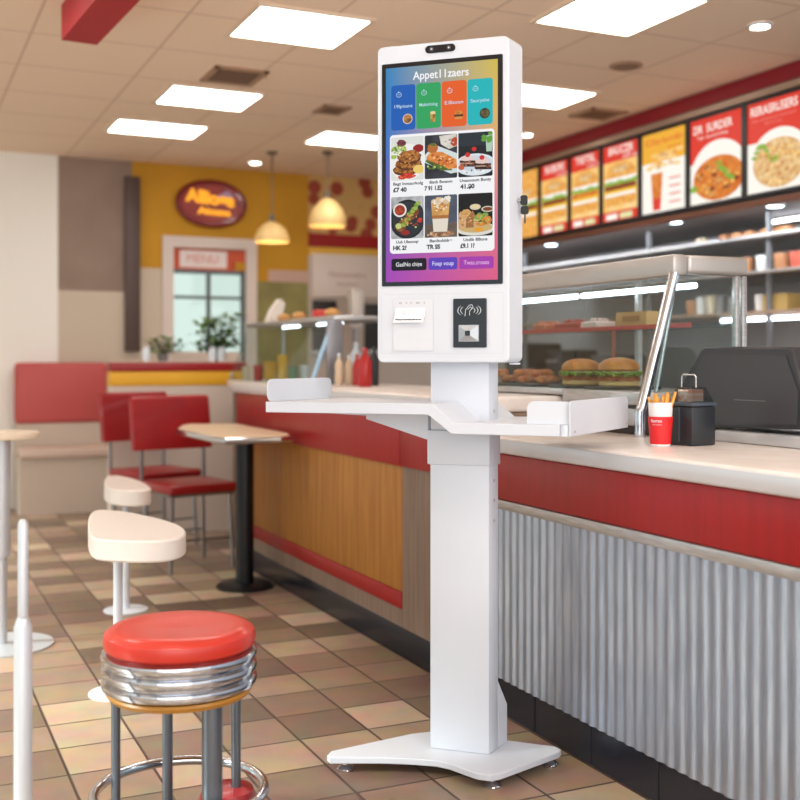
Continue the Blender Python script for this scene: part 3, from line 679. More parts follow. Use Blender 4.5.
def bottle(name, label, cat, v, u, z, r, h, m, capm, group=None, neck=.35):
    t = thing(name, label, cat, v, u, z, group=group)
    MB().lathe([(r*.9,0),(r,.006),(r,h*.62),(r*.8,h*.72),(r*neck,h*.84),(r*neck,h*.9)], 20).build('bottle_body', m, t)
    MB().lathe([(r*neck*1.2,h*.9+.0004),(r*neck*1.2,h*.96),(r*.12,h)], 16).build('cap', capm, t)
    return t
ketch = mat('ketchup_red', (176,26,26), .3); cln = mat('clear_plastic', (214,218,222), .2); crm = mat('cream_sauce', (214,190,160), .4); yl = mat('mustard', (222,166,44), .4); grn = mat('green_plastic', (70,120,76), .4)
def at(px, py, v=None, z=FZ): return onZ(px, py, z)
for (px, vv, r, h, m, c2, lb, cat) in ((365,2.10,.034,.19,ketch,ketch,'tall red ketchup bottle beside the kiosk column','bottle'),(357,2.14,.022,.16,ketch,ketch,'shorter red bottle left of the tall ketchup bottle','bottle'),
        (356,2.32,.034,.23,cln,cln,'clear tall bottle behind the red bottles','bottle'),(349,2.13,.021,.155,crm,cln,'cream coloured sauce jar left of the red bottles','jar'),(339,2.08,.021,.165,crm,cln,'cream sauce bottle beside the grey end panel','bottle'),
        (374,2.22,.024,.2,black,black,'black bottle partly behind the kiosk','bottle')):
    uu, _ = onV(px, 380, vv); bottle('sauce_bottle', lb, cat, vv, uu, FZ, r, h, m, c2)
for (px, vv, r, h, m, lb) in ((258,2.06,.03,.10,ketch,'short red tub under the far glass guard'),(246,2.06,.026,.09,crm,'small cream tub at the left end of the far counter'),(270,2.24,.04,.12,yl,'yellow tub under the far glass guard'),(283,2.10,.034,.16,yl,'taller amber tub under the far glass guard'),
        (293,2.14,.028,.09,grn,'green tub under the far glass guard'),(304,2.22,.028,.10,cln,'clear tub beside the green one')):
    uu, _ = onV(px, 380, vv); uu = min(uu, 6.85)
    tt = thing('food_tub', lb, 'tub', vv, uu, FZ)
    MB().lathe([(r*.85,0),(r,h),(r*.94,h),(r*.8,.006)], 20).build('tub_wall', m, tt); MB().lathe([(r*.93,h*.9),(r*.6,h*.95),(0,h*.97)], 20, cap=False).build('contents', crm, tt)
# goods on the guard's top shelf
uu, _ = onV(273, 322, 2.22)
tt = thing('paper_bag', 'white folded paper bag on top of the far glass guard', 'bag', 2.22, min(uu,6.8), 1.3855)
MB().prism([(-.05,0),(.04,0),(.07,.13),(.03,.15),(-.02,.08)],-.04,.04,lambda x,z,h:(x,h,z),ch=.004).build('bag_body', mat('bag_white',(226,216,206),.7), tt)
MB().box(.028,.062,-.03,.03,.1505,.154).build('bag_fold', mat('bag_white',(0,0,0)), tt)
for k,(px,lb) in enumerate(((284,'tan bread roll on top of the far glass guard, left one'),(299,'tan bread roll on top of the far glass guard, right one'),(332,'small tan loaf at the near end of the guard top'))):
    uu, _ = onV(px, 322, 2.22); simple('bread_roll', lb, 'bread roll', MB().ball((0,0,.026), .042, 14, (1,1,.62), .03), mat('bread', (206,150,86), .6), 2.22, max(5.38,min(uu,6.8)), 1.3855)
uu, _ = onV(320, 322, 2.22)
simple('red_food_box', 'small red rounded box on top of the far glass guard', 'box', MB().box(-.04,.04,-.035,.035,0,.05,.012), mat('soft_red', (206,62,54), .5), 2.22, uu, 1.3855)

# ---- half wall, plants
HW = 7.25
hv0, _ = onU(111, 365, HW); hv1, _ = onU(246, 365, HW)
t = thing('partition_wall', 'low partition with red and yellow stripes in front of the door', 'partition', (hv0+hv1)/2, HW, 0); a = (hv1-hv0)/2
MB().box(-a,a,0,.12,0,.98).build('panel', mat('partition_white', (222,206,194), .6), t, smooth=False)
MB().box(-a-.004,a,-.006,.126,.9805,1.075,.002).build('yellow_stripe', mat('yellow_band', (236,176,38), .5), t)
MB().box(-a-.008,a,-.012,.132,1.0755,1.132,.003).build('red_cap', redl, t)
MB().box(-a-.008,a,-.014,.134,1.1325,1.14,.003).build('top_ledge', mat('pink_ledge', (216,180,168), .5), t)
leafm = mat('leaf_green', (62,96,40), .5, var=(96,128,58), vscale=12)
def leafy(px, u, z, rad, hgt, n, ls, label, potm, pr, ph):
    v, _ = onU(px, 340, u); t = thing('potted_plant', label, 'plant', v, u, z)
    MB().lathe([(pr*.75,0),(pr,ph),(pr*.9,ph),(pr*.7,ph*.85),(0,ph*.85)], 20).build('pot', potm, t)
    s = MB(); lf_ = MB()
    for k in range(n):
        a = random.uniform(0,2*PI); rr_ = rad*random.random()**.6; zz = ph+random.uniform(.15,1)*hgt
        tip = Vector((rr_*math.cos(a), rr_*math.sin(a)*.5, zz)); s.tube([(0,0,ph*.84),(tip.x*.4,tip.y*.4,ph+(zz-ph)*.6),tuple(tip)], .002, 5)
        for j in range(3):
            d = Vector((math.cos(a+j*2+random.random()), math.sin(a+j*2)*.7, random.uniform(-.5,.5))).normalized(); sd = d.cross(Vector((0,0,1))).normalized()*ls*.32
            b0 = tip; m1 = tip+d*ls*.5+Vector((0,0,ls*.12)); e1 = tip+d*ls
            lf_.add([tuple(b0),tuple(m1+sd),tuple(e1),tuple(m1-sd),tuple(m1-Vector((0,0,.003)))],[[0,1,4],[1,2,4],[2,3,4],[3,0,4]])
    s.build('stem', mat('stem_green', (74,84,40), .6), t); lf_.build('foliage', leafm, t, smooth=False)
    return t
random.seed(5)
leafy(163, HW+.06, 1.1405, .11, .10, 26, .06, 'small leafy potted plant at the left of the striped partition', mat('grey_pot', (120,118,120), .5), .04, .05)
leafy(219, HW+.06, 1.1405, .17, .26, 60, .075, 'large bushy potted plant on the striped partition before the door', mat('dark_pot', (60,64,58), .5), .05, .06)
for px, lb in ((213,'left white glass jar among the leaves on the partition'),(222,'right white glass jar among the leaves on the partition'),(147,'white pot at the left end of the partition')):
    v, _ = onU(px, 340, HW+.0); tt = thing('white_jar', lb, 'jar', v, HW+.02, 1.1405)
    MB().lathe([(.022,0),(.028,.03),(.026,.07),(.02,.085)], 18).build('jar_body', mat('milky_glass', (226,232,238), .25), tt); MB().lathe([(.021,.0855),(.021,.098)], 16).build('lid', whitep, tt)

# ---- kitchen back line: shelving
t = thing('kitchen_shelving', 'steel wall shelving with lit strips behind the display case', 'shelving', 4.75, 3.3, 0)
SU0, SU1 = -2.2, 4.6
for z, m in ((1.885,steel),(1.668,steel),(1.425,mat('warm_shelf', (186,160,138), .4,.4))):
    MB().box(0,.7,SU0,SU1,z,z+.022,.004).build('shelf', m, t)
upm = mat('upright_grey', (120,122,126), .5)
for yy in (-2.2,-.6,.75,1.75,2.9,4.55):
    MB().box(.025,.055,yy,yy+.02,.931,2.04).build('upright', upm, t)
MB().tube([(.06,SU0+.1,1.40),(.06,2.2,1.40)], .011, 8).build('strip_light', tube_e, t)
MB().tube([(.3,SU0+.1,2.02),(.3,2.0,2.02)], .011, 8).build('strip_light', tube_e, t)
t = thing('kitchen_counter', 'steel back counter in the kitchen below the wall shelving', 'counter', 4.7, 3.3, 0)
MB().box(.02,.78,SU0,SU1,0,.895).build('body', mat('dark_steel',(0,0,0)), t, smooth=False); MB().box(0,.79,SU0,SU1,.8955,.93,.005).build('worktop', steel, t)
MB().box(.0,.018,SU0+.1,SU0+.13,.3,.8).build('handle', chrome, t)
# shelf goods
random.seed(21)
shm = [mat('goods_cream', (226,206,180), .5), mat('goods_white', (232,230,230), .5), mat('goods_brown', (178,124,84), .5), mat('goods_red', (196,90,70), .5), mat('goods_grey', (150,146,146), .4)]
def cupm(r, h): return MB().lathe([(r*.85,0),(r,h),(r*.96,h+.004),(0,h+.004)], 18)
for px, r, h, mi, lb in ((701,.040,.11,1,'white cup stack on the third shelf, left one of the pair'),(711,.040,.115,0,'cream cup stack on the third shelf, right one of the pair'),(720,.034,.11,4,'grey cup on the third shelf, left in the corner group'),(731,.032,.10,4,'grey cup on the third shelf beside the case post'),(759,.035,.10,1,'small white cup on the third shelf right of the case'),(692,.05,.09,2,'tan canister on the third shelf, leftmost')):
    u, _ = onV(px, 315, 4.82); simple('shelf_cup', lb, 'cup', cupm(r, h), shm[mi], 4.83, u, 1.4475)
u, _ = onV(779, 315, 4.85)
simple('shelf_box', 'yellow cardboard box on the third shelf at the far right', 'box', MB().box(-.06,.06,-.1,.1,0,.10,.004), mat('yellow_card', (206,176,110), .6), 4.875, u, 1.4475)
for px, lb in ((745,'brown jar on the second shelf by the case corner'),(763,'white mug on the second shelf'),(781,'orange tub on the second shelf'),(797,'red tub on the second shelf at the picture edge')):
    u, _ = onV(px, 272, 4.82); simple('shelf_jar', lb, 'jar', cupm(.05, .09), shm[{745:2,763:1,781:2,797:3}[px]], 4.83, u, 1.6905)
for px in (697,720,732,745,762,773,782,803):
    u, _ = onV(px, 248, 4.82); simple('bread_piece', 'small pastry on the top shelf under the menu boards' if px != 697 else 'pale round loaf at the left end of the top shelf', 'pastry', MB().ball((0,0,.027), .042, 12, (1,1.2,.55), .08), shm[0] if px == 697 else shm[2], 4.865, u, 1.9075, group='pastries on the top shelf')
# dark appliances seen through the case
for px, w, h, cl, lb in ((515,.35,.36,(34,36,42),'black coffee machine on the back counter beside the kiosk edge'),(553,.22,.30,(52,54,62),'dark grey mixer on the back counter behind the burgers'),(598,.25,.26,(96,98,106),'grey steel oven on the back counter behind the burgers')):
    u, _ = onV(px, 350, 4.8); tt = thing('kitchen_appliance', lb, 'appliance', 4.98, u, .9305)
    MB().box(-.18,.18,-w/2,w/2,.0,h,.02).build('housing', mat('appliance_%d'%px, cl, .35,.3), tt)
    MB().tube([(-.184,-w*.3,h*.7),(-.20,-w*.3,h*.7),(-.20,w*.3,h*.7),(-.184,w*.3,h*.7)], .008, 8).build('handle', steel, tt)
    MB().lathe([(.02,0),(.02,.012)],14,f=lambda x,y,z:(-.181-z, x+w*.35, y+h*.85)).build('knob', blackm, tt)
# far kitchen pieces (left of the kiosk head)
v, z = onU(356, 322, 8.6)
tt = thing('tall_dispenser', 'tall white towel dispenser standing behind the far counter', 'dispenser', v, 8.6, 0)
v2, zz = onU(356, 289, 8.6)
MB().box(-.06,.06,-.06,.06,1.4205,zz,.03).build('housing', mat('dispenser_white', (220,214,210), .5), tt)
MB().box(-.04,.04,-.063,-.0605,1.5,1.52).build('slot', black, tt)
MB().box(-.02,.02,-.02,.02,0.902,1.42).build('stem', steel, tt); MB().box(-.09,.09,-.09,.09,.8955,.9015).build('foot_plate', steel, tt)
tt2 = thing('kitchen_rear_counter', 'steel counter along the kitchen back wall', 'counter', 4.0, 8.66, 0)
MB().box(-.9,.6,-.28,.3,0,.86).build('body', mat('dark_steel',(0,0,0)), tt2, smooth=False); MB().box(-.92,.62,-.3,.31,.8605,.895,.005).build('worktop', steel, tt2)
for px0, px1, y0, y1, lb in ((312,335,301,322,'dark wall opening above the far guard, left of the towel dispenser'),(364,420,305,322,'dark wall opening right of the towel dispenser')):
    va, zb_ = onU(px0, y1, UB); vb, zt_ = onU(px1, y0, UB)
    tt = thing('serving_hatch', lb, 'hatch', (va+vb)/2, UB, zb_-.25); hw_ = (vb-va)/2
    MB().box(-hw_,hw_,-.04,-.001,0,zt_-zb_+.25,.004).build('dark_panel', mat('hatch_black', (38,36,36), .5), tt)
    MB().box(-hw_-.02,hw_+.02,-.06,-.001,-.03,-.0005,.003).build('sill', steel, tt)

# =====================================================================
# SEATING
ta = [(178,428),(182,425),(190,423.6),(256,423.2),(268,424),(292,430),(295,432.5),(290,435),(280,436),(226,437),(216,436)]
TZ = .80; q = [onZ(x, y, TZ) for x, y in ta]; pv, pu = onZ(246, 587, 0); pv = min(pv, 1.63)
t = thing('dining_table', 'cream topped table with black pedestal beside the wooden counter', 'table', pv, pu, 0)
KX = lambda L_: [(min(a, KV-.055)-pv, b-pu) for a, b in L_]
MB().prism(KX(q), TZ-.035, TZ, ch=.004).build('tabletop', tabletop_m, t)
qq = KX(q); cx_ = sum(a for a,b in qq)/len(qq); cy_ = sum(b for a,b in qq)/len(qq)
MB().tube([(cx_+(a-cx_)*1.004, cy_+(b-cy_)*1.004, TZ-.019) for a,b in qq], .016, 10, closed=True).build('edge_band', chrome, t)
MB().lathe([(.045,.028),(.045,TZ-.06),(.10,TZ-.045),(.10,TZ-.0355)], 24).build('pedestal', blackm, t)
MB().lathe([(.145,0),(.145,.010),(.13,.022),(.05,.0275)], 36).build('base', blackm, t)

def chair(X, Y, ang, label):
    t = thing('dining_chair', label, 'chair', world=Vector((X,Y,0)), rot=ang, group='red vinyl dining chairs')
    # local +x = facing direction
    MB().box(-.20,.22,-.21,.21,.425,.475,.02,3).build('seat', redv, t)
    MB().prism([(-.225,.64),(-.19,.64),(-.235,.93),(-.25,.945),(-.268,.93)], -.245, .245, lambda x,z,h:(x,h,z), ch=.012).build('backrest', redv, t)
    for s in (-1,1): MB().tube([(-.20,s*.19,.44),(-.205,s*.19,.645)], .011, 10).build('back_post', mat('grey_tube', (132,128,128), .3,.8), t)
    for sx in (-1,1):
        for sy in (-1,1):
            MB().tube([(sx*.17,sy*.17,.424),(sx*.185,sy*.185,0)], .0105, 10).build('leg', mat('grey_tube',(0,0,0)), t)
    MB().tube([(.178,-.178,.17),(.178,.178,.17)], .006, 8).tube([(-.178,-.178,.17),(-.178,.178,.17)], .006, 8).build('stretcher', mat('grey_tube',(0,0,0)), t)
    MB().box(-.18,.19,-.19,.19,.41,.4245).build('seat_frame', mat('grey_tube',(0,0,0)), t)
    return t
c1 = chair(-1.185, 6.15, -.95, 'red vinyl chair with metal legs pulled up to the cream table')
c2 = copy_tree(c1); c2.location = (-1.53, 6.85, 0); c2.rotation_euler = (0,0,-.8); c2['label'] = 'red vinyl chair behind the first one, mostly hidden by it'

wt = mat('white_laminate', (236,226,218), .35)
def white_table(pts, z, th, ped, label, name='side_table'):
    q = [onZ(x, y, z) for x, y in pts]; pv, pu = ped
    for _ in range(2): q = [tuple(a[k]*(1-f)+b[k]*f for k in (0,1)) for a, b in zip(q, q[1:]+q[:1]) for f in (.25,.75)]
    t = thing(name, label, 'table', pv, pu, 0, group='low white tables')
    MB().prism([(a-pv, b-pu) for a, b in q], z-th, z, ch=.006).build('tabletop', wt, t)
    MB().lathe([(.016,.012),(.016,z-th-.012),(.06,z-th-.001)], 20).build('pedestal', whitep, t)
    MB().lathe([(.10,0),(.10,.005),(.02,.0115)], 28).build('base', whitep, t)
white_table([(88,513),(98,509),(125,511),(150,516),(170,521),(182,526),(187,531),(184,536),(170,540),(140,541.5),(105,540),(88,537)], .58, .07, onZ(118,525,.58), 'low white table with rounded end, nearer of the two at left')
white_table([(104,477),(112,475),(124,476),(140,480),(152,487),(150,490),(130,491),(104,489)], .58, .07, onZ(126,484,.58), 'low white table, farther of the two, left of the red chair')

# tall table at the left edge
v, u = onZ(2, 432, .86); t = thing('tall_table', 'tall round pale table on a grey pole at the left edge', 'table', v, u, 0)
v3, u3b = onZ(38, 432, .86); R_ = math.hypot(v3-v, u3b-u)
MB().lathe([(R_*.98,.835),(R_,.84),(R_,.855),(R_*.98,.86)], 48).build('tabletop', mat('pale_wood_top', (226,206,182), .4), t)
pg = mat('pale_grey_metal', (196,198,202), .35,.3)
MB().lathe([(.035,.83),(.045,.834)], 20).lathe([(.033,.36),(.033,.829)], 24).build('upper_sleeve', pg, t)
MB().lathe([(.02,.01),(.02,.359)], 24).build('lower_pole', pg, t); MB().lathe([(.2,0),(.2,.006),(.03,.0095)], 30).build('base', pg, t)
X = (23-CX)/FPX*2.35
t = thing('floor_pole', 'thin pale grey floor pole at the lower left edge', 'pole', world=Vector((X,2.35,0)), rot=0)
MB().lathe([(.019,.012),(.019,.58),(.012,.60)], 20).build('lower_tube', pg, t); MB().lathe([(.011,.601),(.011,.80),(.006,.81)], 16).build('upper_tube', pg, t); MB().lathe([(.12,0),(.12,.006),(.02,.0115)], 28).build('base', pg, t)

# front stool
SX, SY = (180-CX)/FPX*2.62, 2.62
t = thing('bar_stool', 'round red vinyl stool with ribbed chrome band in the left foreground', 'stool', world=Vector((SX,SY,0)), rot=0)
R_ = .176; zt = .52
MB().lathe([(R_*.94,zt-.052),(R_,zt-.044),(R_*1.02,zt-.03),(R_*1.0,zt-.014),(R_*.92,zt-.003),(R_*.8,zt),(R_*.5,zt-.004),(0.0001,zt-.008)], 48).build('seat_cushion', orange_red, t)
pr = []
for k in range(3):
    z_ = zt-.0525-k*.031
    pr += [(R_*.97,z_),(R_*1.03,z_-.005),(R_*1.04,z_-.013),(R_*1.03,z_-.021),(R_*.97,z_-.027)]
MB().lathe(pr, 48).build('chrome_band', chrome, t)
MB().lathe([(R_*.96,zt-.144),(R_*.98,zt-.15),(R_*.94,zt-.16)], 40).build('wood_ring', mat('amber_wood', (176,120,40), .4), t)
legm = mat('stool_grey_metal', (112,120,130), .28,.8)
for (dx, dy, w) in ((-.158,.02,.011),(-.055,.12,.013),(.092,-.09,.024),(.12,.09,.012)):
    MB().lathe([(w,0),(w,zt-.1605)], 16, c=(dx,dy,0), sx=1).build('leg', legm, t)
MB().tube([(.2*math.cos(2*PI*k/40), .2*math.sin(2*PI*k/40), .125) for k in range(40)], .012, 12, closed=True).build('foot_ring', chrome, t)
MB().lathe([(.062,.06),(.07,.075),(.062,.095),(.03,.1)], 28, c=(.10,.09,0)).build('lower_pad', redv, t)

# banquette at far left
bv0, _ = onU(18, 380, UB-.35); bv1, _ = onU(112, 380, UB-.35)
t = thing('banquette', 'long red bench with beige base against the far left wall', 'bench', (bv0+bv1)/2, UB-.03, 0); a = (bv1-bv0)/2
MB().box(-a,a,-.44,-.02,0,.42).build('base', mat('banquette_base', (206,190,176), .7), t, smooth=False)
MB().box(-a,a,-.48,-.12,.4205,.49,.02).build('seat', mat('pale_seat', (214,190,176), .5), t)
MB().box(-a,a,-.118,-.01,.66,1.13,.03,3).build('backrest', mat('soft_red_vinyl', (196,84,84), .5), t)
MB().box(-a,a,-.10,-.01,.4205,.6595).build('back_support', mat('banquette_base',(0,0,0)), t, smooth=False)

# =====================================================================
# KIOSK
ZP = .045
TA = math.atan2(-.318, .948); tv = Vector((math.cos(TA), math.sin(TA))); SHX = .2; SHY = .98
sv = Vector((math.cos(TA)*SHX - math.sin(TA)*SHY, math.sin(TA)*SHX + math.cos(TA)*SHY))
def pz(px, py, z): Y = FPX*(CAMH-z)/(py-HY); return Vector(((px-CX)/FPX*Y, Y))
PR = pz(489, 755, ZP); m_ = (430-CX)/FPX
a_l = -(PR.x - m_*PR.y)/(tv.x - m_*tv.y); 
KO = PR + tv*(a_l/2)                                  # middle of column front at the floor
CW = -a_l/2
kiosk = thing('ordering_kiosk', 'tall white self ordering kiosk with colourful food menu screen', 'kiosk', world=Vector((KO.x, KO.y, 0)), rot=TA)
def kp(a, b, z): return (a+SHX*b, SHY*b, z)
def F(px, py, b):                                     # photo point on the plane b = const -> (a, z)
    o = KO + sv*b; m = (px-CX)/FPX; a = -(o.x-m*o.y)/(tv.x-m*tv.y); p = o+tv*a
    return a, CAMH + (HY-py)/FPX*p.y
def w2k(p):
    d = Vector(p)-KO; x = d.dot(tv); y = d.dot(Vector((-tv.y, tv.x))); return x, y
# base plate
bp_ = [(327,755),(331,751),(412,733.5),(430,731.5),(452,733),(556,746.5),(561,749.5),(559,752),(500,773.5),(491,775),(478,773.5),(466,769.5),(450,763.5),(436,760.5),(410,758.5),(380,757.5),(345,757.5),(330,757.5)]
bk = [w2k(pz(x, y, ZP)) for x, y in bp_]
MB().prism(bk, ZP-.018, ZP, ch=.002).build('base_plate', white, kiosk)
for x, y in ((344,771),(491,788),(549,766.5),(440,741)):
    fx, fy = w2k(pz(x, y, 0)); fy += .012
    ft = MB().lathe([(.024,0),(.025,.004),(.020,.010),(.008,.015),(.007,.0268)], 24, c=(fx,fy,0)).build('levelling_foot', chrome, kiosk)
# tray
TB0, TB1 = -.16, .24
l0, zt0 = F(265.5, 402.5, TB0); _, zt1 = F(265.5, 413, TB0); k0, _ = F(432, 403, TB0); k1, zr = F(453.5, 424.5, TB0); r1, _ = F(567, 424, TB0)
th = .030
zt0 = F(350,402.8,TB0)[1]; zr = F(520,424.3,TB0)[1]
# column
MB(kp).box(-CW,CW,0,.062,ZP+.0005,.885,.003).build('column', white, kiosk)
fl = [(.063,ZP+.0005),(.125,ZP+.0005),(.125,.155),(.063,.235)]
MB().prism(fl, -CW+.004, CW-.001, lambda b,z,a: kp(a,b,z), ch=.002).build('column_heel', white, kiosk)
_, zc = F(460, 465, 0); _, zc2 = F(460, 410, 0)
MB(kp).box(-CW-.006,CW+.004,-.006,.068,zc,zr-th-.0005,.003).build('collar', white, kiosk)
MB(kp).box(-CW+.001,CW,.0,.062,zr-th,1.20,.003).build('neck', white, kiosk)
for y in (480,500,520,411):
    _, z = F(489, y, .03); MB().lathe([(.0,0),(.005,.0005),(.0045,.003),(0,.0035)], 12, cap=False, f=lambda x,y2,zz,z=z: (CW+.0005+SHX*.03+zz, .029+x, z+y2)).build('screw', steel, kiosk)
# flat left wing, slope, right wing: one folded panel
prof = [(l0,zt0),(k0,zt0),(k1,zr),(r1-.02,zr),(r1-.02,zr-th),(k1-.006,zr-th),(k0-.012,zt0-th),(l0,zt0-th)]
MB().prism(prof, TB0, TB1, lambda a,z,b: kp(a,b,z), ch=.0015).build('shelf_tray', white, kiosk)
# rounded right end
MB().prism(rr(r1-.0205,r1+.004,TB0,TB1,.012,4), zr-th, zr, lambda a,b,z: kp(a,b,z)).build('tray_end', white, kiosk)
def fence(a, b0, b1, z0, z1, t_, name='end_fence'):
    MB().prism(rr(b0,b1,z0,z1,.018,4), a, a+t_, lambda b,z,h: kp(h,b,z), ch=.001).build(name, white, kiosk)
fence(l0+.001, TB0+.004, TB0+.33, zt0+.0005, zt0+.064, .004)
zf0 = zr-th; zf1 = F(566, 401, TB0)[1]
MB().prism([(TB0,zf0),(TB1+.065,zf0)]+[(TB1+.065-.018+.018*math.cos(q), zf1-.018+.018*math.sin(q)) for q in [0,.4,.8,1.2,PI/2]]+[(TB0+.012-.012*math.sin(q), zf1-.012+.012*math.cos(q)) for q in [0,.4,.8,1.2,PI/2]], r1+.0045, r1+.0085, lambda b,z,h: kp(h,b,z), ch=.001).build('end_fence', white, kiosk)
f0, _ = F(527, 410, TB0+.012)
MB().prism([(r1+.004,zr+.0005),(r1+.004,zf1-.002)]+[(f0+.02-.02*math.sin(q), zf1-.022+.02*math.cos(q)) for q in [0,.4,.8,1.2,PI/2]]+[(f0,zr+.0005)], TB0+.012, TB0+.016, lambda a,z,b: kp(a,b,z)).build('front_fence', white, kiosk)
for (bb, zz) in ((TB0+.03,.012),(TB1+.05,.014)):
    MB().lathe([(0,0),(.004,.0003),(.0035,.002),(0,.0024)], 12, cap=False, f=lambda x,y,z2,bb=bb,zz=zz: (r1+.0088+SHX*bb+z2, SHY*bb+x, zf0+zz+y)).build('screw', steel, kiosk)
# bracket under left wing
g0, _ = F(366, 420, .0); 
MB().prism([(-CW-.006,zt0-th-.0008),(-CW-.006,F(430,440,.0)[1]),(g0,F(366,419,.0)[1]),(g0,zt0-th-.0008)], .0, .085, lambda a,z,b: kp(a,b,z), ch=.001).build('tray_bracket', white, kiosk)
g1, _ = F(305, 418, .0)
MB().prism([(g1,zt0-th-.0008),(g0-.001,zt0-th-.0008),(g0-.001,zt0-th-.014),(g1+.05,zt0-th-.008)], .01, .075, lambda a,z,b: kp(a,b,z)).build('support_arm', white, kiosk)

# head
HB = -.055; HD = .092
h0, zb = F(378, 363, HB); h1, zb2 = F(509, 362, HB); _, ztl = F(378, 47.5, HB); _, ztr = F(509, 36.5, HB)
zt_ = (ztl+ztr)/2; zb = (zb+zb2)/2
h0 -= .002
head = MB().prism(rr(h0,h1,zb,zt_+.002,.018,6), HB, HB+HD, lambda a,z,b: kp(a,b,z), ch=.0025).build('head_housing', white, kiosk)
print('HEAD', h0, h1, zb, zt_, 'dist', KO)
f_ = lambda px, py: F(px, py, HB)
def face(a, z, d): return kp(a, HB-d, z)
def rect(x0, y0, x1, y1):                            # photo px corners (tl, br averaged) -> a0,a1,z0,z1
    a0, z1 = f_(x0, y0); a1, _ = f_(x1, y0); _, z0 = f_((x0+x1)/2, y1); _, z1 = f_((x0+x1)/2, y0); return a0, a1, z0, z1
S = rect(382.5, 59.5, 503, 285.2)
glassb = mat('bezel_black', (10,14,24), .12)
bez = MB().prism(rr(*S, .003, 2), .0003, .003, lambda a,z,d: face(a,z,d)).build('screen_bezel', glassb, kiosk)
I = rect(386.5, 64, 498.3, 281)
P = Paint(lambda a,z,d: face(a,z,.0031+d), .0003)
scr = screen_mat((I[0]+SHX*HB, I[1]+SHX*HB), (I[2], I[3]))
P.poly([(I[0],I[2]),(I[1],I[2]),(I[1],I[3]),(I[0],I[3])], scr); disp_o = P.build('display', kiosk)
IW = I[1]-I[0]; IH = I[3]-I[2]
d_ = lambda n, c, var=None, vs=120, e=.85: disp('ui_'+n, c, var, vs, e)
uw = d_('white', (250,250,252)); udark = d_('ink', (40,44,52)); 
# layout in fractions of the display (x right, y down)
def X_(f): return I[0]+IW*f
def Y_(f): return I[3]-IH*f
def newp(base): return Paint(lambda a,z,d: face(a,z,base+d), .00025)
p = newp(.0036); p.text('Appet11zaers', X_(.50), Y_(.047), .032, uw, .0005, wfit=IW*.50); p.build('screen_title', kiosk)
cats = [((20,94,184),'19lpisans',(206,140,80)),((44,166,96),'Mabinlmlog',(214,160,80)),((234,96,36),'E.0lsoon',(196,110,50)),((24,184,190),'Saoryshe',(110,100,60))]
for k,(c_, tx, fc) in enumerate(cats):
    x0, x1 = .05+.229*k, .05+.229*k+.221
    p = newp(.0036); A0, A1, Z0, Z1 = X_(x0), X_(x1), Y_(.293), Y_(.083)
    p.poly(rr(A0,A1,Z0,Z1,.008,4), d_('tile%d'%k, c_)); cx = (A0+A1)/2
    ix, iz = A0+(A1-A0)*.32, Y_(.128)
    li = d_('icon', (196,226,246))
    ring = [(ix+.008*math.cos(q), iz+.007*math.sin(q)) for q in [2*PI*j/16 for j in range(16)]]; ri = [(ix+.0066*math.cos(q), iz+.0056*math.sin(q)) for q in [2*PI*j/16 for j in range(16)]]
    p.poly(ring, li); p.poly(ri, d_('tile%d'%k, c_)); 
    p.poly([(ix-.004,iz-.0005),(ix+.004,iz-.0005),(ix+.004,iz+.0005),(ix-.004,iz+.0005)], li); p.poly([(ix-.001,iz+.005),(ix+.001,iz+.005),(ix+.0005,iz+.010),(ix-.002,iz+.009)], li)
    p.text(tx, cx, Y_(.183), .0135, li, .0001, wfit=(A1-A0)*.74)
    fx, fz = A0+(A1-A0)*.69, Y_(.243); fm = d_('food%d'%k, fc, tuple(int(q*.55) for q in fc), 90)
    if k == 1: p.poly([(fx-.008,fz+.014),(fx+.008,fz+.014),(fx+.006,fz-.014),(fx-.006,fz-.014)], fm); p.poly(rr(fx-.007,fx+.007,fz+.008,fz+.016,.003,3), d_('foam',(238,214,160)))
    elif k == 2:
        p.poly([(fx+.013*math.cos(q), fz+.002+.012*math.sin(q)) for q in [PI*j/12 for j in range(13)]], d_('bun',(220,140,60),(196,110,40))); p.poly(rr(fx-.013,fx+.013,fz-.004,fz+.002,.002,2), d_('patty',(90,50,30))); p.poly(rr(fx-.012,fx+.012,fz-.011,fz-.004,.004,3), d_('bun2',(214,150,80)))
    else: 
        p.poly(ell(fx,fz,.0145,.0145,24), d_('rim%d'%k, (226,206,186) if k == 0 else (50,46,40))); p.poly(ell(fx,fz,.0122,.0122,20,.05), fm)
    p.build('category_tile', kiosk)
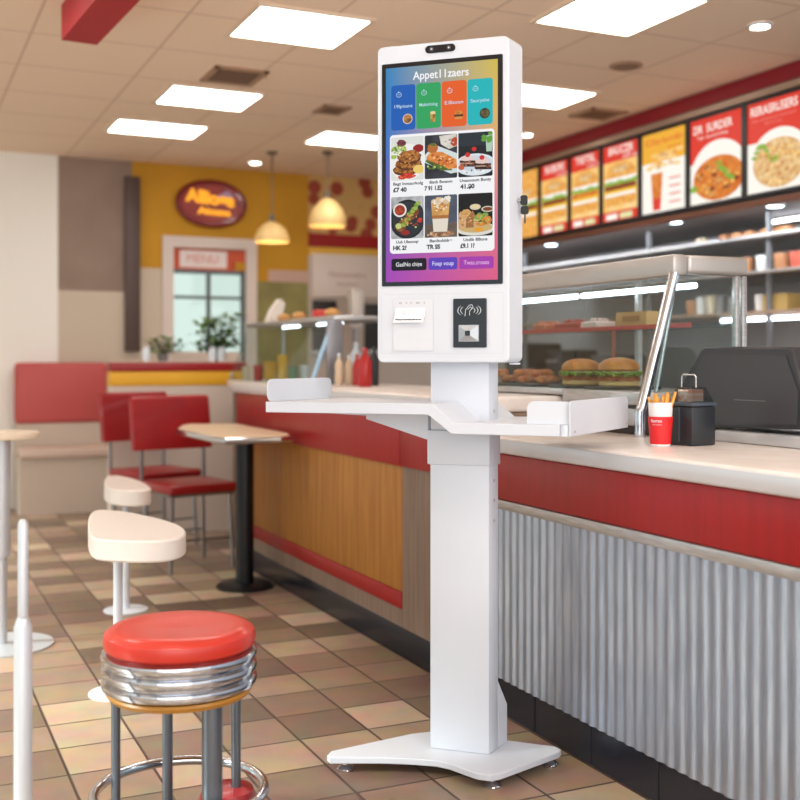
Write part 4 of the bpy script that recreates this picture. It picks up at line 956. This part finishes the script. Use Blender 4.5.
# food card
p = newp(.0036); p.poly(rr(X_(.038),X_(.972),Y_(.868),Y_(.314),.010,5), uw); p.build('menu_card', kiosk)
xs = [(.068,.326),(.347,.607),(.625,.885)]; xs = [(.050,.346),(.356,.646),(.656,.956)]
def pic(k, row):
    x0, x1 = xs[k]; A0, A1 = X_(x0), X_(x1); Z1 = Y_(.326 if row == 0 else .604); Z0 = Y_(.528 if row == 0 else .799)
    p = newp(.0040); p.step = .00008; w, h = A1-A0, Z1-Z0; rnd = random.Random(40+k+row*3)
    cl = lambda x, y: (min(max(A0+x*w, A0), A1), min(max(Z0+y*h, Z0), Z1))
    def PL(pts, m): p.poly([cl(x,y) for x,y in pts], m)
    def EL(cx,cy,rx,ry,m,jit=0,n=22): PL([(cx+rx*math.cos(2*PI*j/n)*(1+rnd.uniform(-jit,jit)), cy+ry*math.sin(2*PI*j/n)*(1+rnd.uniform(-jit,jit))) for j in range(n)], m)
    def BR(pts): 
        p.poly(rr(A0,A1,Z0,Z1,.004,3), pts)
    def SP(n, cx, cy, rx, ry, mats, r0=.03, asp=.7):
        for _ in range(n):
            q = rnd.uniform(0, 2*PI); f = rnd.random()**.5
            EL(cx+rx*f*math.cos(q), cy+ry*f*math.sin(q), r0*rnd.uniform(.5,1.4), r0*asp*rnd.uniform(.5,1.4), rnd.choice(mats), .3, 8)
    if (row,k) == (0,0):
        BR(d_('cloth',(226,226,222))); EL(.5,.42,.55,.42,d_('plate',(244,242,238)))
        for j in range(16): EL(rnd.uniform(.05,.45), rnd.uniform(.55,.82), .09, .05, d_('leaf%d'%(j%2), (150,186,70) if j%2 else (96,140,50),(186,206,110)), .25)
        EL(.32,.86,.14,.08,d_('purple',(96,36,56),(130,60,70)),.2); EL(.85,.72,.17,.09,d_('ketchup',(150,24,30)),.03)
        for cx,cy,rx,ry in ((.45,.25,.38,.13),(.55,.37,.40,.13),(.58,.53,.36,.15)): EL(cx,cy-.02,rx,ry,d_('crust_dark',(96,50,22)),.08); EL(cx,cy+.02,rx*.95,ry*.9,d_('crust',(196,128,60),(120,66,28),130),.1)
        EL(.86,.24,.17,.1,d_('lemon',(240,206,110)),.05); EL(.55,.1,.2,.07,d_('tomato',(216,66,46),(190,40,36)),.2); EL(.35,.07,.12,.05,d_('tomato',(0,0,0)),.2)
    elif (row,k) == (0,1):
        BR(d_('slate',(58,62,70),(40,42,50),30)); PL([(.0,.55),(.3,.78),(1,.55),(1,.12),(.8,.1),(0,.38)], d_('platter',(214,226,226)))
        PL([(.45,.97),(.98,1),(1,.72),(.75,.66),(.5,.78)], d_('bowl',(196,186,170),(226,220,210),40)); EL(.92,.82,.12,.1,d_('chilli',(190,70,40)),.2)
        PL([(.02,.4),(.5,.18),(.85,.17),(.8,.26),(.1,.5)], d_('herb',(66,92,34),(100,120,50),100))
        PL([(.05,.5),(.2,.63),(.55,.6),(.98,.42),(1,.22),(.75,.2),(.4,.34),(.08,.44)], d_('salmon',(236,160,84),(214,116,50),60))
        for j in range(5): PL([(.2+.15*j,.56-.05*j),(.3+.15*j,.57-.05*j),(.27+.15*j,.52-.05*j),(.2+.15*j,.52-.05*j)], d_('sear',(176,84,44)))
        EL(.25,.7,.17,.11,d_('tom2',(206,90,50),(170,120,50),70),.1); PL([(.12,.8),(.3,.82),(.35,.74),(.2,.76)], d_('herb',(0,0,0)))
    elif (row,k) == (0,2):
        BR(d_('black',(26,30,36))); PL([(0,.7),(.8,.7),(.8,1),(0,1)], d_('navy',(36,48,58))); PL([(.82,.55),(.98,.55),(1,.95),(.8,.9)], d_('mint_glass',(180,206,186)))
        for j in range(8): EL(rnd.uniform(.72,1), rnd.uniform(.78,.98), .07, .04, d_('mint',(96,160,60)),.2)
        EL(.5,.27,.62,.25,d_('plate2',(226,234,240))); EL(.5,.30,.5,.18,d_('plate3',(206,216,226)))
        for cx,cy in ((.28,.38),(.7,.3)):
            PL([(cx-.24,cy),(cx+.26,cy-.02),(cx+.28,cy-.16),(cx-.2,cy-.14)], d_('choc',(74,40,30),(46,24,20),70)); PL([(cx-.24,cy-.05),(cx+.26,cy-.07),(cx+.26,cy-.1),(cx-.24,cy-.08)], d_('creamy',(196,160,140)))
            EL(cx,cy+.04,.2,.06,d_('whip',(236,206,200)),.1); EL(cx,cy+.12,.075,.055,d_('berry',(206,44,48)))
        EL(.47,.62,.07,.05,d_('berry',(0,0,0))); EL(.1,.22,.09,.06,d_('berry2',(200,96,60)))
    elif (row,k) == (1,0):
        BR(d_('stone',(150,152,156),(190,190,192),40)); EL(.5,.46,.55,.47,d_('pan_rim',(24,28,34))); EL(.52,.46,.48,.42,d_('pan',(40,46,54)))
        for j in range(10): EL(.25+.06*j*.9, .25+.055*j*.7+rnd.uniform(-.04,.04), .14, .09, d_('steak%d'%(j%3), ((150,80,46),(176,112,60),(110,50,34))[j%3],(90,44,28)), .2)
        for j in range(12): EL(.35+.05*j*.9, .32+.045*j+rnd.uniform(-.05,.08), .08, .045, d_('leafb%d'%(j%2),((120,156,54),(160,180,80))[j%2]), .25)
        EL(.28,.68,.21,.165,d_('ramekin',(232,230,226))); EL(.28,.68,.16,.125,d_('sauce',(150,44,28),(170,60,34))); EL(.24,.3,.09,.07,d_('avocado',(196,210,130)),.1); EL(.9,.42,.07,.06,d_('tomato',(0,0,0)))
        EL(.45,.14,.14,.06,d_('crimson',(150,40,36)),.2)
    elif (row,k) == (1,1):
        BR(d_('dusk',(88,96,112),(70,76,92),20)); PL([(0,0),(1,0),(1,.35),(0,.3)], d_('planks',(120,104,92),(92,78,70),30)); 
        for j in range(14): EL(rnd.uniform(.12,.85), rnd.uniform(.03,.13), .08, .035, d_('nuts',(196,150,110),(150,100,70)),.2)
        PL([(.2,.85),(.78,.85),(.70,.13),(.28,.13)], d_('latte_low',(232,222,206))); PL([(.2,.85),(.78,.85),(.745,.5),(.235,.5)], d_('latte_top',(206,150,84),(226,180,110),40)); PL([(.235,.52),(.745,.52),(.74,.44),(.24,.44)], d_('latte_mid',(176,112,54)))
        for j in range(14): EL(rnd.uniform(.24,.74), rnd.uniform(.82,.92), .075, .05, d_('ice%d'%(j%2), ((240,232,220),(216,196,170))[j%2]), .2)
    else:
        BR(d_('night',(16,16,20))); EL(.5,.17,.58,.16,d_('plate4',(226,222,212))); EL(.5,.2,.5,.12,d_('soup',(206,176,116)))
        for j in range(6): EL(.12+.05*j,.52+rnd.uniform(-.05,.05),.11,.08,d_('cauli',(222,176,110),(196,140,80)),.15)
        PL([(.2,.2),(.45,.2),(.5,.5),(.42,.6),(.28,.45)], d_('loaf',(176,120,74),(150,96,54))); PL([(.0,.2),(.22,.18),(.25,.45),(.02,.55)], d_('loaf2',(214,170,120)))
        EL(.5,.68,.16,.07,d_('dip_rim',(214,204,180))); EL(.5,.69,.12,.045,d_('dip',(232,214,160))); EL(.86,.62,.18,.07,d_('dip_rim',(0,0,0))); EL(.86,.62,.14,.045,d_('dip2',(120,66,36)))
        for j in range(10): EL(rnd.uniform(.5,.8), rnd.uniform(.35,.5), .08, .05, d_('leafc',(104,150,60),(150,180,90)),.3)
        EL(.85,.36,.15,.1,d_('fried',(224,150,60),(196,110,40)),.15); EL(.6,.15,.13,.05,d_('yolk',(236,160,40)),.1); EL(.68,.28,.16,.05,d_('fried',(0,0,0)),.2)
    SPX = {(0,0):[(26,.5,.4,.34,.2,[d_('c1',(220,150,80)),d_('c2',(130,72,34)),d_('c3',(90,46,22))]),(22,.24,.7,.2,.14,[d_('g1',(190,210,110)),d_('g2',(88,124,44)),d_('g3',(226,232,190))]),(8,.5,.08,.25,.04,[d_('r1',(236,110,80))])],
      (0,1):[(24,.55,.4,.36,.12,[d_('s1',(250,196,130)),d_('s2',(200,100,44)),d_('s3',(150,70,36))]),(12,.35,.28,.3,.07,[d_('g2',(0,0,0)),d_('g1',(0,0,0))]),(8,.75,.8,.2,.08,[d_('w1',(230,226,216)),d_('w2',(150,140,130))])],
      (0,2):[(16,.7,.22,.24,.06,[d_('k1',(110,64,48)),d_('k2',(40,20,16))]),(14,.28,.3,.2,.06,[d_('k1',(0,0,0)),d_('k3',(206,130,100))]),(8,.5,.12,.4,.04,[d_('w3',(250,250,252)),d_('k4',(150,120,120))])],
      (1,0):[(28,.58,.42,.3,.22,[d_('g1',(0,0,0)),d_('c2',(0,0,0)),d_('r2',(190,70,50)),d_('g2',(0,0,0)),d_('c4',(214,150,90))]),(8,.28,.68,.1,.08,[d_('r3',(190,80,50))])],
      (1,1):[(18,.5,.7,.2,.1,[d_('l1',(236,190,130)),d_('l2',(180,120,60)),d_('l3',(244,224,196))]),(12,.5,.88,.22,.05,[d_('w1',(0,0,0)),d_('l1',(0,0,0))]),(14,.5,.08,.4,.05,[d_('l4',(226,190,150)),d_('l5',(120,80,60))])],
      (1,2):[(26,.62,.36,.3,.12,[d_('g1',(0,0,0)),d_('c1',(0,0,0)),d_('c4',(0,0,0)),d_('g2',(0,0,0))]),(18,.22,.38,.2,.14,[d_('l1',(0,0,0)),d_('c5',(160,110,70)),d_('c4',(0,0,0))])]}
    for a_ in SPX[(row,k)]: SP(*a_)
    p.build('food_picture', kiosk)
    caps = {(0,0):('Bagt Inmaurkolg','\u00a37 40'),(0,1):('Bistb Bwamn','7 91 1.E2'),(0,2):('Unaoooum Bonty','41.$0'),(1,0):('Uub Ubsooqr','HK 2?'),(1,1):('Banltolddre','TR SS'),(1,2):('Usdib BBons','\u00a39.1 1?')}[(row,k)]
    p = newp(.0040); p.text(caps[0], A0+w*(.5 if (row,k) != (0,0) else .52), Z0-.0095, .0115, udark, .0003, wfit=w*(.92 if row == 0 and k != 1 else .7)); p.text(caps[1], A0+w*.27, Z0-.0265, .0165, udark, .0008, wfit=w*(.42 if k != 1 or row else .55)); p.build('caption', kiosk)
for r_ in (0,1):
    for k in range(3): pic(k, r_)
for k,(x0,x1,c_,tx,tc_) in enumerate(((.052,.372,(12,12,30),'GaslNo chige',(236,236,240)),(.39,.647,(92,64,190),'Foap voup',(226,220,250)),(.665,.965,(168,60,176),'Twas.crosas',(236,180,236)))):
    p = newp(.0036); p.poly(rr(X_(x0),X_(x1),Y_(.948),Y_(.892),.006,4), d_('button%d'%k, c_)); p.text(tx, (X_(x0)+X_(x1))/2, Y_(.920), .0165, d_('btxt%d'%k, tc_), .0002, wfit=(X_(x1)-X_(x0))*.74); p.build('button', kiosk)
# camera pill
C_ = rect(426, 45, 455.5, 52.5)
cp = MB().prism(rr(*C_, min(.0105,(C_[3]-C_[2])/2-.0005), 6), .0003, .004, face).build('camera_module', glassb, kiosk)
for fx in (.22,.8):
    cx, cz = C_[0]+(C_[1]-C_[0])*fx, (C_[2]+C_[3])/2
    MB().prism(ell(cx,cz,.006,.006,18), .0041, .0052, face).prism(ell(cx,cz,.0022,.0022,10), .0053, .0057, face, mi=1).build('lens', [mat('lens_grey', (96,100,108), .2,.5), whitep], cp)
# lower panel seam, printer, reader
def outline(r_, name, m, t_=.0009, dep=.0006, par=None, rad=.004):
    o1 = rr(*r_, rad, 3); o2 = rr(r_[0]+t_, r_[1]-t_, r_[2]+t_, r_[3]-t_, max(.0005, rad-t_), 3); n = len(o1); m2 = MB()
    m2.add([face(a,z,dep) for a,z in o1+o2], [[i,(i+1)%n,n+(i+1)%n,n+i] for i in range(n)]); return m2.build(name, m, par or kiosk, smooth=False)
outline(rect(381.5,293.5,503.5,353.5), 'service_panel_seam', dark_line)
PRc = rect(393.5, 298.5, 433.5, 351)
pn = MB().prism(rr(*PRc, .003, 2), .0003, .0022, face).build('printer_door', whitep, kiosk)
outline(PRc, 'door_seam', dark_line, .0008, .0026, pn, .003)
sl = rect(397.5,316.5,424.5,319.5); MB().prism(rr(*sl,.001,2), .0023, .0032, face).build('printer_slot', dgrey, pn)
rc = rect(396.5, 308, 426, 322.5); curl = []
cw0, cw1 = rc[0], rc[1]; m2 = MB(); N_ = 10
for i in range(N_+1):
    s = i/N_; z = rc[3]-(rc[3]-rc[2])*s; dd = .0034+.010*s**2; sh = -.003*s
    curl.append((cw0+sh, cw1+sh, z, dd))
vs = []; fs = []
for a0_, a1_, z, dd in curl: vs += [face(a0_,z,dd), face(a1_,z,dd), face(a1_,z,dd+.0004), face(a0_,z,dd+.0004)]
for i in range(N_): a = 4*i; fs += [[a,a+1,a+5,a+4],[a+2,a+3,a+7,a+6],[a+1,a+2,a+6,a+5],[a+3,a,a+4,a+7]]
fs += [[0,1,2,3],[4*N_,4*N_+1,4*N_+2,4*N_+3]]
paper = m2.add(vs, fs).build('receipt_paper', mat('receipt_white', (248,248,250), .6), kiosk)
P = Paint(lambda a,z,d: face(a-.003*((rc[3]-z)/(rc[3]-rc[2])), z, .0040+.010*((rc[3]-z)/(rc[3]-rc[2]))**2+d), .0003); ink = mat('receipt_ink', (120,124,130), .6)
for fz, fw_, sz in ((.2,.5,.006),(.38,.42,.005),(.55,.3,.004)): P.text('Unbrs ad sro', cw0+(cw1-cw0)*.42, rc[3]-(rc[3]-rc[2])*fz, sz, ink, wfit=(cw1-cw0)*fw_)
P.text('Noardoanlonbrsoni', cw0+(cw1-cw0)*.5, rc[3]-(rc[3]-rc[2])*.8, .007, udark if False else mat('ink_dark',(60,62,68),.6), .0003, wfit=(cw1-cw0)*.88); P.build('receipt_print', paper)
P = Paint(lambda a,z,d: face(a,z,.0024+d), .0003); _, zi = f_(415, 303)
ag = PRc[0]
for k,(dx,wd) in enumerate(((.018,.007),(.036,.003),(.050,.003),(.070,.009),(.09,.003))): P.poly(ell(ag+dx+.004, zi, wd*.6, .0024, 10), ink); P.poly(ell(ag+dx+.004, zi, wd*.38, .0013, 10), whitep)
P.build('printer_icons', pn)
Rd = rect(454, 298.5, 487, 347.5)
rd = MB().prism(rr(*Rd, .003, 3), .0003, .006, face, ch=.0012).build('card_reader', mat('reader_black', (18,24,32), .3), kiosk)
P = Paint(lambda a,z,d: face(a,z,.0062+d), .0003); ic = mat('icon_white', (214,220,226), .5); cx, cz = (Rd[0]+Rd[1])/2, f_(471,310.5)[1]
for s in (-1,1):
    for r0 in (.017,.026,.034):
        if s == 1 or r0 > .018:
            o1 = [(cx+s*r0*math.cos(q), cz+r0*.55*math.sin(q)) for q in [-.75+.25*j for j in range(7)]]; o2 = [(cx+s*(r0-.0018)*math.cos(q), cz+r0*.55*math.sin(q)) for q in [-.75+.25*j for j in range(7)]][::-1]
            P.poly(o1+o2, ic)
def stroke(pts, w):
    for (x0_,y0_),(x1_,y1_) in zip(pts, pts[1:]):
        d = Vector((x1_-x0_, y1_-y0_)).normalized()*w; n_ = Vector((-d.y,d.x)); P.poly([(cx+x0_+n_.x,cz+y0_+n_.y),(cx+x1_+n_.x,cz+y1_+n_.y),(cx+x1_-n_.x,cz+y1_-n_.y),(cx+x0_-n_.x,cz+y0_-n_.y)], ic)
stroke([(-.012,-.016),(-.010,.002),(0,.014),(.008,.016),(.012,.008),(.002,-.002),(.002,-.014)], .0007); stroke([(-.004,.002),(.004,.010),(.010,.004)], .0006)
P.build('contactless_symbol', rd)
Sq = rect(460, 325, 480, 341.5); q0 = .0062
m3 = MB(); a0_,a1_,z0_,z1_ = Sq; cx, cz = (a0_+a1_)/2, (z0_+z1_)/2
m3.prism([(a0_,z0_),(a1_,z0_),(a1_,z1_),(a0_,z1_)], q0, q0+.002, face)
m3.add([face(a0_+.002,z0_+.002,q0+.0022),face(a1_-.002,z0_+.002,q0+.0022),face(a1_-.002,z1_-.002,q0+.0022),face(a0_+.002,z1_-.002,q0+.0022),face(cx-.006,cz-.006,q0+.008),face(cx+.006,cz-.006,q0+.008),face(cx+.006,cz+.006,q0+.008),face(cx-.006,cz+.006,q0+.008)],[[0,1,5,4],[1,2,6,5],[2,3,7,6],[3,0,4,7],[4,5,6,7]])
sc_ = m3.build('scanner_window', mat('scanner_silver', (168,172,178), .35,.5), rd, smooth=False)
MB().prism(rr(cx-.007,cx+.007,cz-.007,cz+.007,.002,2), q0+.0085, q0+.0095, face).build('scanner_lens', black, sc_)
# key lock on the right side
kb = HB+.055; _, kz = F(523, 200, kb); hx = h1+SHX*kb; hy = SHY*kb
MB().lathe([(.007,0),(.007,.008),(.005,.010)], 16, f=lambda x,y,z: (hx+.0003+z, hy+x, kz+y)).build('lock_barrel', chrome, kiosk)
km = MB(); kx = hx+.014
km.prism(rr(-.010,.010,-.015,.013,.006,4), 0, .004, lambda x,z,h:(kx-.003+x+.008, hy-.002+h, kz+z))
kk = km.build('key_head', black, kiosk)
km2 = MB(); km2.prism(rr(-.011,.011,-.040,-.017,.006,4), 0, .004, lambda x,z,h:(kx+.007+x, hy-.003+h, kz+z)); km2.build('key_fob', black, kiosk)
km3 = MB(); km3.prism([(-.002,-.0405),(.002,-.0405),(.0025,-.062),(0,-.067),(-.0025,-.062)], 0, .002, lambda x,z,h:(kx+.008+x, hy-.002+h, kz+z)); km3.build('key_blade', dgrey, kk)
# hinge lug at lower right edge
MB(kp).box(h1-.03,h1-.004,HB+HD-.022,HB+HD-.004,zb-.006,zb-.0005,.002).build('bottom_lug', white, kiosk)

# =====================================================================
# LIGHT
wd = bpy.data.worlds.new('world'); SC.world = wd; wd.use_nodes = True
bg = wd.node_tree.nodes['Background']; bg.inputs[0].default_value = (*lin((240,242,244)),1); bg.inputs[1].default_value = 1.4
sun = bpy.data.lights.new('sun', 'SUN'); so = bpy.data.objects.new('sun', sun); COL.objects.link(so)
sun.energy = 9; sun.angle = math.radians(14); sun.color = (1,.97,.93)
dirv = (W(1,-.1)-W(0,0)).normalized(); dv = Vector((dirv.x, dirv.y, -.66)).normalized()
so.rotation_euler = dv.to_track_quat('-Z','Y').to_euler(); so.location = (0,0,5)
def area(name, loc, tgt, sx, sy, e, col=(1,1,1)):   # long side lies level
    l = bpy.data.lights.new(name, 'AREA'); l.shape = 'RECTANGLE'; l.size = sx; l.size_y = sy; l.energy = e; l.color = col
    o = bpy.data.objects.new(name, l); COL.objects.link(o); o.location = loc; o.rotation_euler = (Vector(tgt)-Vector(loc)).to_track_quat('-Z','Y').to_euler(); return o
area('front_fill', (-.2,-1.3,1.3), (.1,3.2,1.4), 3.4, 2.2, 44, (1,.985,.97))  # added fill lamp behind the camera; no shop window is built there
area('front_fill_right', tuple(W(1.9,-.4,2.1)), tuple(W(2.0,2.2,.6)), 1.2, 1.0, 32, (1,.99,.98))  # added lamp out of view, brightens the right end of the counter
area('kitchen_light', tuple(W(4.64,3.2,2.035)), tuple(W(5.2,3.2,.6)), 4.6, .1, 24, (.88,.94,1))
area('kitchen_light_far', tuple(W(4.64,7.2,2.035)), tuple(W(5.3,7.2,1.2)), 3.0, .1, 12, (.92,.95,1))
SC.view_settings.view_transform = 'Standard'; SC.view_settings.look = 'None'; SC.view_settings.exposure = .12; SC.view_settings.gamma = 1
